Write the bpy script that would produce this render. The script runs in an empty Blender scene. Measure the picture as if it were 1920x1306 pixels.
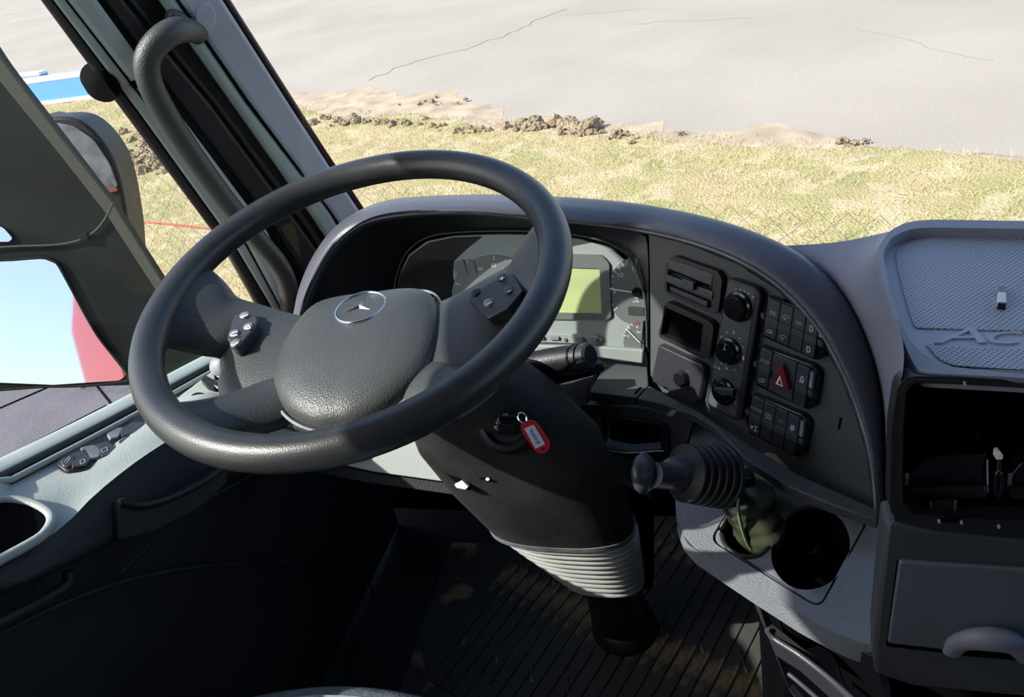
import bpy, bmesh, math, random
import numpy as np
from mathutils import Vector, Matrix, noise
random.seed(7); rng = np.random.default_rng(7)
sc = bpy.context.scene; COL = sc.collection
A_ = np.array
# ---------------------------------------------------------------- camera
F = 1400.0
def _basis():
    n = A_([-.213, -.689, -.692]); n /= np.linalg.norm(n)
    X0 = A_([0.9744836, -0.09886542, -0.20151262]); Y0 = A_([0.07046418, -0.71764027, 0.69283999])
    t = math.radians(6); X = X0*math.cos(t)-Y0*math.sin(t); Yw = X0*math.sin(t)+Y0*math.cos(t)
    a = math.radians(12); Y = Yw*math.cos(a)-n*math.sin(a); Z = Yw*math.sin(a)+n*math.cos(a)
    u, s, v = np.linalg.svd(A_([X, Y, Z])); return u@v, n
R, nC = _basis(); CAM = A_([0, 0, 1.25])
def ray(p): return R@A_([(p[0]-960)/F, (p[1]-653)/F, 1.])
cam = bpy.data.objects.new('camera', bpy.data.cameras.new('camera')); COL.objects.link(cam)
cam.matrix_world = Matrix([[R[i, 0], -R[i, 1], -R[i, 2], CAM[i]] for i in range(3)]+[[0, 0, 0, 1]])
cam.data.sensor_width = 36; cam.data.lens = 36*F/1920; cam.data.clip_start = .01; cam.data.clip_end = 500
sc.camera = cam
# ---------------------------------------------------------------- light
SUN = Vector((.69, .42, -.72)).normalized()          # direction the light travels
w = bpy.data.worlds.new('sky'); sc.world = w; w.use_nodes = True
nt = w.node_tree; sky = nt.nodes.new('ShaderNodeTexSky'); sky.sky_type = 'NISHITA'; sky.sun_disc = False
sky.sun_elevation = math.asin(-SUN.z); sky.sun_rotation = math.atan2(-SUN.x, -SUN.y); sky.dust_density = 1.5
bg = nt.nodes['Background']; nt.links.new(sky.outputs[0], bg.inputs[0]); bg.inputs[1].default_value = .27
sl = bpy.data.lights.new('sun', 'SUN'); sl.energy = 6.6; sl.angle = .01; sl.color = (1, .96, .88)
so = bpy.data.objects.new('sun', sl); COL.objects.link(so); so.rotation_euler = SUN.to_track_quat('-Z', 'Y').to_euler()
sc.view_settings.view_transform = 'Standard'; sc.view_settings.look = 'None'; sc.view_settings.gamma = 1
sc.view_settings.use_curve_mapping = False; sc.view_settings.exposure = .2
# ---------------------------------------------------------------- planes and pixels
class Pl:
    def __init__(s, p, n, u=None):
        s.p = A_(p, float); s.n = A_(n, float)/np.linalg.norm(n)
        u = A_(u if u is not None else np.cross([0, 0, 1], s.n), float); u = u-s.n*(u@s.n); s.u = u/np.linalg.norm(u)
        s.v = np.cross(s.n, s.u)
    def at(s, q, h=0.):
        r = ray(q); o = s.p+s.n*h; return CAM+r*(((o-CAM)@s.n)/(r@s.n))
    def uv(s, q, h=0.): d = s.at(q, h)-s.p; return A_([d@s.u, d@s.v])
    def pt(s, u, v, h=0.): return s.p+s.u*u+s.v*v+s.n*h
def hx(q, x): r = ray(q); return CAM+r*(x/r[0])
def hy(q, y): r = ray(q); return CAM+r*(y/r[1])
def hz(q, z): r = ray(q); return CAM+r*((z-1.25)/r[2])
def nrm(az, lean):
    a = math.radians(az); l = math.radians(lean)
    return A_([-math.sin(a)*math.cos(l), -math.cos(a)*math.cos(l), math.sin(l)])
PC = Pl(hy((1085, 545), .95), nrm(6, 16))
PS = Pl(PC.at((1212, 600)), nrm(42, 13))
ZL = .545; PLg = Pl((0, 0, ZL), (0, 0, 1), (1, 0, 0))
YF = .488; PF = Pl(hy((1680, 1000), YF), nrm(1, 2)); PG = Pl(hy((1680, 990), YF), nrm(2, 17))
ZT = float(PG.at((1800, 700))[2]); PT = Pl((0, 0, ZT), (0, 0, 1), (1, 0, 0))
WC = CAM+ray((655, 530))*.745; nW = R@nC; nW /= np.linalg.norm(nW); PW = Pl(WC, nW, (1, 0, 0))
# ---------------------------------------------------------------- materials
def mat(name, col, rough=.5, metal=0., bump=0., bscale=300., var=0., vscale=8., col2=None, spec=.5, emis=None, coat=0., trans=0., dirt=None, dscale=6., dlo=.55, alpha=1., bdist=.001, vdet=4.):
    m = bpy.data.materials.new(name); m.use_nodes = True; N = m.node_tree.nodes; L = m.node_tree.links
    b = N['Principled BSDF']; b.inputs['Base Color'].default_value = (*col, 1); b.inputs['Roughness'].default_value = rough
    b.inputs['Metallic'].default_value = metal; b.inputs['Specular IOR Level'].default_value = spec
    b.inputs['Coat Weight'].default_value = coat; b.inputs['Transmission Weight'].default_value = trans; b.inputs['Alpha'].default_value = alpha
    if emis: b.inputs['Emission Color'].default_value = (*emis[0], 1); b.inputs['Emission Strength'].default_value = emis[1]
    tc = N.new('ShaderNodeTexCoord'); out = None
    def nz(sc_, det=4.):
        n = N.new('ShaderNodeTexNoise'); n.inputs['Scale'].default_value = sc_; n.inputs['Detail'].default_value = det; L.new(tc.outputs['Object'], n.inputs['Vector']); return n
    def ramp(src, lo, hi):
        r = N.new('ShaderNodeMapRange'); r.inputs[1].default_value = lo; r.inputs[2].default_value = hi; L.new(src, r.inputs[0]); return r.outputs[0]
    if var or col2:
        n = nz(vscale, vdet); f = ramp(n.outputs[0], .35, .65)
        mx = N.new('ShaderNodeMix'); mx.data_type = 'RGBA'; c2 = col2 or tuple(min(1, c*(1+var)) for c in col); c1 = col if col2 else tuple(c*(1-var) for c in col)
        mx.inputs[6].default_value = (*c1, 1); mx.inputs[7].default_value = (*c2, 1); L.new(f, mx.inputs[0]); out = mx.outputs[2]
    if dirt:
        n = nz(dscale, 8.); f = ramp(n.outputs[0], dlo, dlo+.06)
        mx = N.new('ShaderNodeMix'); mx.data_type = 'RGBA'; mx.inputs[6].default_value = (*col, 1); mx.inputs[7].default_value = (*dirt, 1)
        if out: L.new(out, mx.inputs[6])
        L.new(f, mx.inputs[0]); out = mx.outputs[2]
    if out: L.new(out, b.inputs['Base Color'])
    if bump:
        v = N.new('ShaderNodeTexVoronoi'); v.inputs['Scale'].default_value = bscale; L.new(tc.outputs['Object'], v.inputs['Vector'])
        n = nz(bscale*.7, 3.)
        ad = N.new('ShaderNodeMath'); ad.operation = 'ADD'; L.new(v.outputs[0], ad.inputs[0]); L.new(n.outputs[0], ad.inputs[1])
        bp = N.new('ShaderNodeBump'); bp.inputs['Strength'].default_value = bump; bp.inputs['Distance'].default_value = bdist; L.new(ad.outputs[0], bp.inputs['Height']); L.new(bp.outputs[0], b.inputs['Normal'])
    return m
M = {}
M['rim'] = mat('rim_leather', (.026, .028, .030), .36, bump=.12, bscale=900, var=.25, vscale=14)
M['hub'] = mat('grained_black', (.05, .053, .055), .42, bump=.3, bscale=700, var=.1)
M['pad'] = mat('grained_pad', (.055, .06, .06), .4, bump=.3, bscale=650, var=.1)
M['black'] = mat('black_plastic', (.012, .012, .014), .45, bump=.2, bscale=500)
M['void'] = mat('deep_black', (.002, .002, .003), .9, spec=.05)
M['gloss'] = mat('gloss_black', (.008, .008, .01), .15)
M['panel'] = mat('charcoal_panel', (.062, .068, .072), .5, bump=.25, bscale=700, var=.08)
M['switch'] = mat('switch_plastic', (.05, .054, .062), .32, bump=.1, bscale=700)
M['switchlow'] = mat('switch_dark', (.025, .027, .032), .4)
M['hood'] = mat('hood_leatherette', (.08, .08, .105), .33, bump=.25, bscale=800)
M['top'] = mat('dash_top', (.25, .25, .30), .5, bump=.3, bscale=500, var=.06)
M['ledge'] = mat('ledge_grained', (.2, .215, .24), .42, bump=.5, bscale=450, var=.08)
M['plate'] = mat('worn_plate', (.2, .215, .23), .42, var=.3, vscale=25, bump=.1, bscale=500)
M['face'] = mat('drawer_grey', (.125, .145, .165), .5, var=.06, vscale=10, bump=.1, bscale=800)
M['shroud'] = mat('dusty_shroud', (.026, .028, .027), .65, var=.5, vscale=9, bump=.3, bscale=500)
M['boot'] = mat('rubber_boot', (.55, .56, .54), .5, var=.1)
M['rubber'] = mat('rubber', (.013, .013, .014), .5, bump=.15, bscale=200)
M['pgreen'] = mat('pillar_green_grey', (.36, .42, .40), .55, bump=.1, bscale=600, var=.06)
M['plav'] = mat('pillar_lavender_grey', (.44, .44, .51), .6, bump=.05, bscale=600, var=.04)
M['handle'] = mat('grained_handle', (.05, .054, .052), .38, bump=.4, bscale=700)
M['redtrim'] = mat('dark_red_edge', (.03, .005, .008), .5)
M['door'] = mat('door_grey_green', (.36, .40, .38), .5, bump=.2, bscale=500, var=.05)
M['doordark'] = mat('door_charcoal_shade', (.014, .015, .018), .6, bump=.3, bscale=400, var=.1)  # charcoal plastic; also carries the painted shade of the armrest side
M['silver'] = mat('bright_trim', (.55, .56, .56), .25, .9)
M['chrome'] = mat('chrome', (.75, .77, .8), .12, 1.)
M['white'] = mat('white_print', (.8, .82, .82), .5)
M['pgrey'] = mat('grey_print', (.42, .44, .45), .5)
M['redprint'] = mat('red_print', (.5, .05, .03), .5)
M['red'] = mat('red_plastic', (.55, .02, .03), .3)
M['darkred'] = mat('dark_red_plastic', (.19, .012, .025), .3)
M['cluster'] = mat('cluster_grey', (.3, .33, .32), .4, var=.06)
M['clustershade'] = mat('cluster_shade', (.004, .004, .005), .5, spec=.1)  # near-black for the painted shade at the left of the cluster
M['dial'] = mat('dial_grey', (.14, .15, .15), .45)
M['lcd'] = mat('lcd_green', (.42, .5, .24), .25, col2=(.5, .58, .26), vscale=14, vdet=1.)
M['lcd2'] = mat('lcd_grey', (.06, .065, .06), .3)
M['cream'] = mat('cream_tone', (.6, .5, .33), .7, var=.15)
M['paper'] = mat('paper_label', (.7, .72, .8), .6)
M['ink'] = mat('blue_ink', (.08, .1, .35), .6)
M['greenplastic'] = mat('green_plastic', (.12, .3, .08), .4)
M['bottle'] = mat('olive_plastic', (.035, .04, .024), .28, var=.5, vscale=18)
M['bottlelight'] = mat('pale_green_stripe', (.14, .2, .11), .3)
M['floor'] = mat('rubber_mat', (.05, .052, .048), .55, dirt=(.33, .25, .13), dscale=7, dlo=.56, bump=.3, bscale=150)
M['seat'] = mat('seat_fabric', (.06, .075, .085), .85, bump=.5, bscale=250, col2=(.12, .145, .155), vscale=60)
M['wall'] = mat('cab_lining', (.16, .16, .17), .8)
M['mirror'] = mat('mirror_glass', (.75, .75, .78), .03, 1.)
M['housing'] = mat('mirror_housing', (.008, .012, .011), .6, spec=.12, bump=.08, bscale=700, var=.35, vscale=7)
M['housingedge'] = mat('housing_edge', (.06, .065, .05), .6, spec=.2)
M['redpaint'] = mat('red_paint', (.42, .008, .015), .4, spec=.2)
M['blue'] = mat('blue_paint', (.1, .3, .75), .5)
M['whitep'] = mat('white_paint', (.8, .8, .8), .6)
M['hose'] = mat('red_cord', (.65, .1, .05), .5)
M['wire'] = mat('galvanised_wire', (.16, .17, .18), .5, .4)
M['asphalt'] = mat('road_asphalt', (.315, .28, .235), .9, col2=(.365, .325, .275), vscale=.35, bump=.25, bscale=60, bdist=.01)
M['paving'] = mat('dark_paving', (.115, .105, .12), .8, var=.12, vscale=3, bump=.4, bscale=60, bdist=.004)
M['grass'] = mat('dry_grass_soil', (.43, .33, .18), .95, col2=(.29, .27, .11), vscale=1.3, dirt=(.47, .37, .22), dscale=3.5, dlo=.52, bump=.7, bscale=45, bdist=.012)
M['blade'] = mat('dry_blades', (.55, .45, .27), .9, col2=(.42, .42, .19), vscale=.9)
M['soil'] = mat('crumbly_soil', (.20, .145, .09), .95, col2=(.32, .25, .16), vscale=9, bump=1., bscale=25, bdist=.03)
M['sand'] = mat('sandy_soil', (.40, .31, .22), .95, var=.2, vscale=3)
M['crack'] = mat('crack_tar', (.2, .19, .17), .9)
M['steel'] = mat('lock_steel', (.4, .4, .42), .3, 1.)
def glass(name, tint, refl):
    m = bpy.data.materials.new(name); m.use_nodes = True; N = m.node_tree.nodes; L = m.node_tree.links; N.remove(N['Principled BSDF'])
    t = N.new('ShaderNodeBsdfTransparent'); t.inputs[0].default_value = (*tint, 1); g = N.new('ShaderNodeBsdfGlossy'); g.inputs['Roughness'].default_value = .02
    f = N.new('ShaderNodeFresnel'); f.inputs[0].default_value = 1.45; mu = N.new('ShaderNodeMath'); mu.operation = 'MULTIPLY'; mu.inputs[1].default_value = refl
    x = N.new('ShaderNodeMixShader'); L.new(f.outputs[0], mu.inputs[0]); L.new(mu.outputs[0], x.inputs[0]); L.new(t.outputs[0], x.inputs[1]); L.new(g.outputs[0], x.inputs[2]); L.new(x.outputs[0], N['Material Output'].inputs[0]); return m
M['glass'] = glass('window_glass', (.95, .97, .96), .3); M['lens'] = glass('clear_lens', (.96, .97, .97), .05)
def perf():
    m = mat('perforated_mat', (.2, .205, .235), .55); N = m.node_tree.nodes; L = m.node_tree.links; b = N['Principled BSDF']
    tc = N.new('ShaderNodeTexCoord'); mp = N.new('ShaderNodeMapping'); mp.inputs['Rotation'].default_value = (0, 0, math.radians(45)); mp.inputs['Scale'].default_value = (270, 270, 270)
    fr = N.new('ShaderNodeVectorMath'); fr.operation = 'FRACTION'; sb = N.new('ShaderNodeVectorMath'); sb.operation = 'SUBTRACT'; sb.inputs[1].default_value = (.5, .5, 0)
    ml = N.new('ShaderNodeVectorMath'); ml.operation = 'MULTIPLY'; ml.inputs[1].default_value = (1, 1, 0); ln = N.new('ShaderNodeVectorMath'); ln.operation = 'LENGTH'
    mr = N.new('ShaderNodeMapRange'); mr.inputs[1].default_value = .22; mr.inputs[2].default_value = .32
    L.new(tc.outputs['Object'], mp.inputs[0]); L.new(mp.outputs[0], fr.inputs[0]); L.new(fr.outputs[0], sb.inputs[0]); L.new(sb.outputs[0], ml.inputs[0]); L.new(ml.outputs[0], ln.inputs[0]); L.new(ln.outputs['Value'], mr.inputs[0])
    mx = N.new('ShaderNodeMix'); mx.data_type = 'RGBA'; mx.inputs[6].default_value = (.14, .14, .165, 1); mx.inputs[7].default_value = (.42, .425, .48, 1); L.new(mr.outputs[0], mx.inputs[0]); L.new(mx.outputs[2], b.inputs['Base Color'])
    bp = N.new('ShaderNodeBump'); bp.inputs['Strength'].default_value = .6; bp.inputs['Distance'].default_value = .001; L.new(mr.outputs[0], bp.inputs['Height']); L.new(bp.outputs[0], b.inputs['Normal']); return m
M['perf'] = perf()
# ---------------------------------------------------------------- object helpers
def link(name, vs, fs, m, parent=None, smooth=True, bev=0., solid=0., seg=2, ang=35, sub=0):
    vs = A_(vs, float); cen = (vs.min(0)+vs.max(0))/2; vs = vs-cen
    me = bpy.data.meshes.new(name); me.from_pydata([tuple(map(float, v)) for v in vs], [], [tuple(int(i) for i in f) for f in fs])
    b = bmesh.new(); b.from_mesh(me); bmesh.ops.remove_doubles(b, verts=b.verts, dist=1e-6); bmesh.ops.recalc_face_normals(b, faces=b.faces); b.to_mesh(me); b.free()
    me.materials.append(M[m] if isinstance(m, str) else m)
    if smooth: me.shade_smooth(); me.set_sharp_from_angle(angle=math.radians(ang))
    o = bpy.data.objects.new(name, me); COL.objects.link(o); o.location = cen; WM[o.name] = Matrix.Translation(Vector(cen))
    if parent: o.parent = parent; o.matrix_parent_inverse = pinv(parent)
    if solid: md = o.modifiers.new('solid', 'SOLIDIFY'); md.thickness = solid; md.offset = 0
    if sub: md = o.modifiers.new('sub', 'SUBSURF'); md.levels = md.render_levels = sub
    if bev: md = o.modifiers.new('bevel', 'BEVEL'); md.width = bev; md.segments = seg; md.limit_method = 'ANGLE'; md.angle_limit = math.radians(40)
    return o
WM = {}
def pinv(p):
    return WM[p.name].inverted() if p.name in WM else Matrix()
def thing(name, label, cat, loc, group=None, kind=None):
    o = bpy.data.objects.new(name, None); COL.objects.link(o); o.location = tuple(map(float, loc)); o.empty_display_size = .02
    WM[o.name] = Matrix.Translation(Vector(tuple(map(float, loc)))); tag(o, label, cat, group, kind); return o
def tag(o, label=None, cat=None, group=None, kind=None):
    if label: o['label'] = label
    if cat: o['category'] = cat
    if group: o['group'] = group
    if kind: o['kind'] = kind
    return o
def catm(P, n, closed=False):
    P = [A_(p, float) for p in P]; k = len(P)
    if k == 2: D = A_([P[0]+(P[1]-P[0])*t for t in np.linspace(0, 1, 24)])
    else:
        D = []
        for i in range(k if closed else k-1):
            g = (lambda j: P[j % k]) if closed else (lambda j: P[j] if 0 <= j < k else (2*P[0]-P[1] if j < 0 else 2*P[-1]-P[-2]))
            p0, p1, p2, p3 = g(i-1), g(i), g(i+1), g(i+2)
            for t in np.arange(12)/12.:
                D.append(.5*((2*p1)+(-p0+p2)*t+(2*p0-5*p1+4*p2-p3)*t*t+(-p0+3*p1-3*p2+p3)*t**3))
        D.append(P[0] if closed else P[-1]); D = A_(D)
    s = np.r_[0, np.cumsum(np.linalg.norm(np.diff(D, axis=0), axis=1))]
    q = np.linspace(0, s[-1], n+1 if closed else n)
    O = A_([[np.interp(x, s, D[:, c]) for c in range(D.shape[1])] for x in q])
    return O[:-1] if closed else O
def rnd(P, r, k=5):            # rounded polygon corners (2D or 3D)
    P = [A_(p, float) for p in P]; O = []
    for i in range(len(P)):
        a, b, c = P[i-1], P[i], P[(i+1) % len(P)]
        rr = r[i] if isinstance(r, (list, tuple)) else r
        d1 = a-b; d2 = c-b; l1 = np.linalg.norm(d1); l2 = np.linalg.norm(d2); q = min(rr, l1*.48, l2*.48)
        if q <= 0: O.append(b); continue
        p, s = b+d1/l1*q, b+d2/l2*q
        for t in np.linspace(0, 1, k): O.append((1-t)**2*p+2*t*(1-t)*b+t*t*s)
    return O
def wide(px):          # carry the right-hand ends of the dash on beyond the frame
    o = [A_(p, float) for p in px]; n = len(o)
    for i in range(n):
        if o[i][0] > 2050:
            c = [px[j] for j in (i-1, (i+1) % n) if px[j][0] <= 2050]
            if c: q = A_(c[0], float); o[i] = q+(o[i]-q)*(2650-q[0])/(o[i][0]-q[0])
    return o
def prism(name, pl, px, h0, h1, m, parent=None, r=0., bev=.0006, uvin=False, smooth_curve=0, seg=2):
    px = px if uvin else wide(px); q = [A_(p, float) if uvin else pl.uv(p, h1) for p in px]
    q = list(catm(q, smooth_curve, True)) if smooth_curve else (rnd(q, r) if r else q)
    n = len(q); vs = [pl.pt(a[0], a[1], h1) for a in q]+[pl.pt(a[0], a[1], h0) for a in q]
    fs = [list(range(n)), list(range(2*n-1, n-1, -1))]+[[i, i+n, (i+1) % n+n, (i+1) % n] for i in range(n)]
    return link(name, vs, fs, m, parent, bev=bev, seg=seg)
def plate(name, pl, outer, holes, h0, h1, m, parent=None, r=0., hr=0., bev=.0006, hin=None):
    loops = [rnd([pl.uv(p, h1) for p in wide(outer)], r)]
    for k, hl in enumerate(holes):
        q = [pl.uv(p, h1) for p in wide(hl)]; loops.append(list(catm(q, 40, True)) if hr == 'smooth' else rnd(q, hr))
    b = bmesh.new(); rings = []
    for lp in loops:
        t = [b.verts.new(pl.pt(a[0], a[1], h1)) for a in lp]; rings.append(t)
    ed = [b.edges.new((t[i], t[(i+1) % len(t)])) for t in rings for i in range(len(t))]
    bmesh.ops.triangle_fill(b, use_beauty=True, use_dissolve=False, edges=ed)
    b.verts.index_update(); top = [[v.index for v in f.verts] for f in b.faces]; vs = [A_(v.co) for v in b.verts]; b.free()
    n = len(vs); vs2 = vs+[v+pl.n*(h0-h1) for v in vs]; fs = list(top)+[[i+n for i in f][::-1] for f in top]; k = 0
    for t in loops:
        L_ = len(t); fs += [[k+i, k+(i+1) % L_, k+(i+1) % L_+n, k+i+n] for i in range(L_)]; k += L_
    return link(name, vs2, fs, m, parent, bev=bev)
def loft(name, rows, m, parent=None, n=40, k=None, solid=0., closed=False, ang=60, cl_across=False):
    Rr = [catm(r, n, closed) for r in rows]; k = k or len(rows)*4
    Cc = [catm([r[i] for r in Rr], k, cl_across) for i in range(n)]
    vs = [p for c in Cc for p in c]; fs = []
    for i in range(n if closed else n-1):
        for j in range(k if cl_across else k-1):
            a = i*k+j; b = ((i+1) % n)*k+j; a2 = i*k+(j+1) % k; b2 = ((i+1) % n)*k+(j+1) % k; fs.append([a, b, b2, a2])
    return link(name, vs, fs, m, parent, solid=solid, ang=ang)
def tube(name, path, rad, m, parent=None, n=40, seg=12, closed=False, sec=None, caps=True, up=None, curve=True, ang=50):
    # rad: number or per control point (a, b); sections are ellipses with axis a along 'side', b along 'up'
    path = [A_(p, float) for p in path]; kk = len(path)
    rr = [((x, x) if not isinstance(x, (tuple, list)) else x) for x in (rad if isinstance(rad, list) else [rad]*kk)]
    P6 = [np.r_[p, r] for p, r in zip(path, rr)]
    D = catm(P6, n, closed) if curve else A_(P6); n = len(D); C = D[:, :3]; vs = []; prev = None
    for i in range(n):
        t = C[(i+1) % n]-C[i-1] if closed else C[min(i+1, n-1)]-C[max(i-1, 0)]; t = t/np.linalg.norm(t)
        if up is not None: b = A_(up, float)
        else: b = prev if prev is not None else (A_([0, 0, 1.]) if abs(t[2]) < .9 else A_([1., 0, 0]))
        b = b-t*(b@t); b /= np.linalg.norm(b); prev = b; s = np.cross(t, b)
        for j in range(seg):
            an = 2*math.pi*j/seg; vs.append(C[i]+s*math.cos(an)*D[i, 3]+b*math.sin(an)*D[i, 4])
    fs = [[i*seg+j, ((i+1) % n)*seg+j, ((i+1) % n)*seg+(j+1) % seg, i*seg+(j+1) % seg] for i in range(n if closed else n-1) for j in range(seg)]
    if caps and not closed: fs += [list(range(seg))[::-1], [(n-1)*seg+j for j in range(seg)]]
    return link(name, vs, fs, m, parent, ang=ang)
def lathe(name, c, ax, prof, m, parent=None, seg=28, side=None, sx=1., ang=40):
    ax = A_(ax, float); ax /= np.linalg.norm(ax); s = A_(side if side is not None else (np.cross(ax, [0, 0, 1.]) if abs(ax[2]) < .9 else [1., 0, 0]), float); s = s-ax*(s@ax); s /= np.linalg.norm(s); t = np.cross(ax, s)
    vs = [A_(c)+ax*h+(s*math.cos(2*math.pi*j/seg)*sx+t*math.sin(2*math.pi*j/seg))*r for r, h in prof for j in range(seg)]; k = len(prof)
    fs = [[i*seg+j, i*seg+(j+1) % seg, (i+1)*seg+(j+1) % seg, (i+1)*seg+j] for i in range(k-1) for j in range(seg)]+[list(range(seg))[::-1], [(k-1)*seg+j for j in range(seg)]]
    return link(name, vs, fs, m, parent, ang=ang)
def box(name, c, size, m, parent=None, bev=.001, ax=None):
    ax = ax if ax is not None else np.eye(3); c = A_(c, float); s = A_(size)/2.
    vs = [c+ax[0]*i*s[0]+ax[1]*j*s[1]+ax[2]*k*s[2] for i in (-1, 1) for j in (-1, 1) for k in (-1, 1)]
    return link(name, vs, [[0, 1, 3, 2], [4, 6, 7, 5], [0, 4, 5, 1], [2, 3, 7, 6], [0, 2, 6, 4], [1, 5, 7, 3]], m, parent, bev=bev, smooth=False)
def text(name, pl, px, s, size, m, parent=None, h=.0005, rot=0., ext=.0002, shear=0., al='CENTER', sx=1.):
    cu = bpy.data.curves.new(name, 'FONT'); cu.body = s; cu.size = size; cu.extrude = ext; cu.shear = shear; cu.align_x = al; cu.align_y = 'CENTER'; cu.resolution_u = 3
    t = bpy.data.objects.new('tmp', cu); COL.objects.link(t); dg = bpy.context.evaluated_depsgraph_get(); me = bpy.data.meshes.new_from_object(t.evaluated_get(dg)); bpy.data.objects.remove(t)
    a = math.radians(rot); u = pl.u*math.cos(a)+pl.v*math.sin(a); v = -pl.u*math.sin(a)+pl.v*math.cos(a); o_ = pl.at(px, h)
    vs = [o_+u*c.co.x*sx+v*c.co.y+pl.n*c.co.z for c in me.vertices]; fs = [list(p.vertices) for p in me.polygons]
    return link(name, vs, fs, m, parent, smooth=False)
def strokes(name, pl, lines, wd, m, parent=None, h=.0004, closed=False):
    vs = []; fs = []
    for ln in lines:
        q = [pl.uv(p, h) for p in ln]
        for a, b in zip(q[:-1], q[1:]):
            d = b-a; L_ = np.linalg.norm(d)
            if L_ < 1e-6: continue
            d /= L_; nn = A_([-d[1], d[0]])*wd/2; k = len(vs); a2 = a-d*wd*.3; b2 = b+d*wd*.3
            for hh in (h, h+.0003): vs += [pl.pt(*(a2+nn), hh), pl.pt(*(b2+nn), hh), pl.pt(*(b2-nn), hh), pl.pt(*(a2-nn), hh)]
            fs += [[k+4, k+5, k+6, k+7], [k, k+1, k+5, k+4], [k+1, k+2, k+6, k+5], [k+2, k+3, k+7, k+6], [k+3, k, k+4, k+7]]
    return link(name, vs, fs, m, parent, smooth=False)
def circ(c, rx, ry, n=20, a0=0, a1=360): return [(c[0]+rx*math.cos(math.radians(a)), c[1]+ry*math.sin(math.radians(a))) for a in np.linspace(a0, a1, n)]
def stack(name, rings, m, parent=None, seg=48, ex=2.6, ang=50):
    vs = []
    for c, rx, ry in rings:
        for j in range(seg):
            a = 2*math.pi*j/seg; ca, sa = math.cos(a), math.sin(a)
            vs.append(A_(c)+A_([rx*math.copysign(abs(ca)**(2/ex), ca), ry*math.copysign(abs(sa)**(2/ex), sa), 0]))
    k = len(rings); fs = [[i*seg+j, i*seg+(j+1) % seg, (i+1)*seg+(j+1) % seg, (i+1)*seg+j] for i in range(k-1) for j in range(seg)]+[list(range(seg))[::-1], [(k-1)*seg+j for j in range(seg)]]
    return link(name, vs, fs, m, parent, ang=ang)
def copy_tree(o, off):
    c = o.copy(); COL.objects.link(c); c.location = Vector(o.location)+Vector(off); WM[c.name] = Matrix.Translation(c.location)
    for ch in list(o.children):
        d = ch.copy(); COL.objects.link(d); d.parent = c
        for g in list(ch.children): e = g.copy(); COL.objects.link(e); e.parent = d
    return c
# ================================================================ SETTING
def struct(o): o['kind'] = 'structure'; return o
ZG = -1.3
def gpoly(name, pts, z, m, sub=0):
    return link(name, [(x, y, z) for x, y in pts], [list(range(len(pts)))], m, smooth=False)
G1 = hz((700, 212), ZG)[:2]; G2 = hz((1920, 300), ZG)[:2]; gd = (G2-G1)/np.linalg.norm(G2-G1); gn = A_([-gd[1], gd[0]])
def gpt(a, b): return tuple(G1+gd*a+gn*b)      # along the road edge, across it (+ = towards the road)
road = struct(gpoly('road', [gpt(-90, -4), gpt(60, -4), gpt(60, 120), gpt(-90, 120)], ZG-.03, 'asphalt'))
# grass verge: displaced sheet
NX, NY = 150, 70; vs = []; fs = []
for j in range(NY):
    for i in range(NX):
        a = -22+42*i/(NX-1); b = -7.6+7.6*j/(NY-1)
        wob = .45*noise.noise(Vector((a*.5, 0, 3)))+.2*noise.noise(Vector((a*2.1, 0, 9)))
        p = gpt(a, b+wob*(j/(NY-1))**3); z = ZG+.03*noise.noise(Vector((p[0]*1.3, p[1]*1.3, 0)))+.02*noise.noise(Vector((p[0]*6, p[1]*6, 2)))-(.05 if j == NY-1 else 0)
        vs.append((p[0], p[1], z))
fs = [[j*NX+i, j*NX+i+1, (j+1)*NX+i+1, (j+1)*NX+i] for j in range(NY-1) for i in range(NX-1)]
verge = struct(link('ground', vs, fs, 'grass'))
# short dry blades
paq = [hz(p, ZG)[:2] for p in ((-500, 640), (180, 640), (345, 668), (420, 1100), (-700, 1100))]
def inq(x, y):
    c = np.zeros(len(x), bool); j = len(paq)-1
    for i in range(len(paq)):
        xi, yi = paq[i]; xj, yj = paq[j]; c ^= ((yi > y) != (yj > y)) & (x < (xj-xi)*(y-yi)/(yj-yi+1e-12)+xi); j = i
    return c
nb = 90000; a = rng.uniform(-16, 14, nb); b = rng.uniform(-6.8, .1, nb); th = rng.uniform(0, 2*np.pi, nb); hh = rng.uniform(.008, .032, nb)*(.6+.8*rng.random(nb)); ln = rng.uniform(-.04, .04, (nb, 2))
px_ = G1[0]+gd[0]*a+gn[0]*b; py_ = G1[1]+gd[1]*a+gn[1]*b; kp_ = ~inq(px_, py_); px_, py_, th, hh, ln = px_[kp_], py_[kp_], th[kp_], hh[kp_], ln[kp_]; nb = len(px_)
V_ = np.zeros((nb, 3, 3)); wd = .004
V_[:, 0] = np.c_[px_-np.cos(th)*wd, py_-np.sin(th)*wd, np.full(nb, ZG)]; V_[:, 1] = np.c_[px_+np.cos(th)*wd, py_+np.sin(th)*wd, np.full(nb, ZG)]
V_[:, 2] = np.c_[px_+ln[:, 0], py_+ln[:, 1], ZG+.02+hh]
me = bpy.data.meshes.new('grass'); me.from_pydata(V_.reshape(-1, 3).tolist(), [], np.arange(nb*3).reshape(-1, 3).tolist()); me.materials.append(M['blade'])
gb = bpy.data.objects.new('grass', me); COL.objects.link(gb); tag(gb, 'short dry yellow-green grass on the verge between fence and road', 'grass', kind='stuff')
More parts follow.
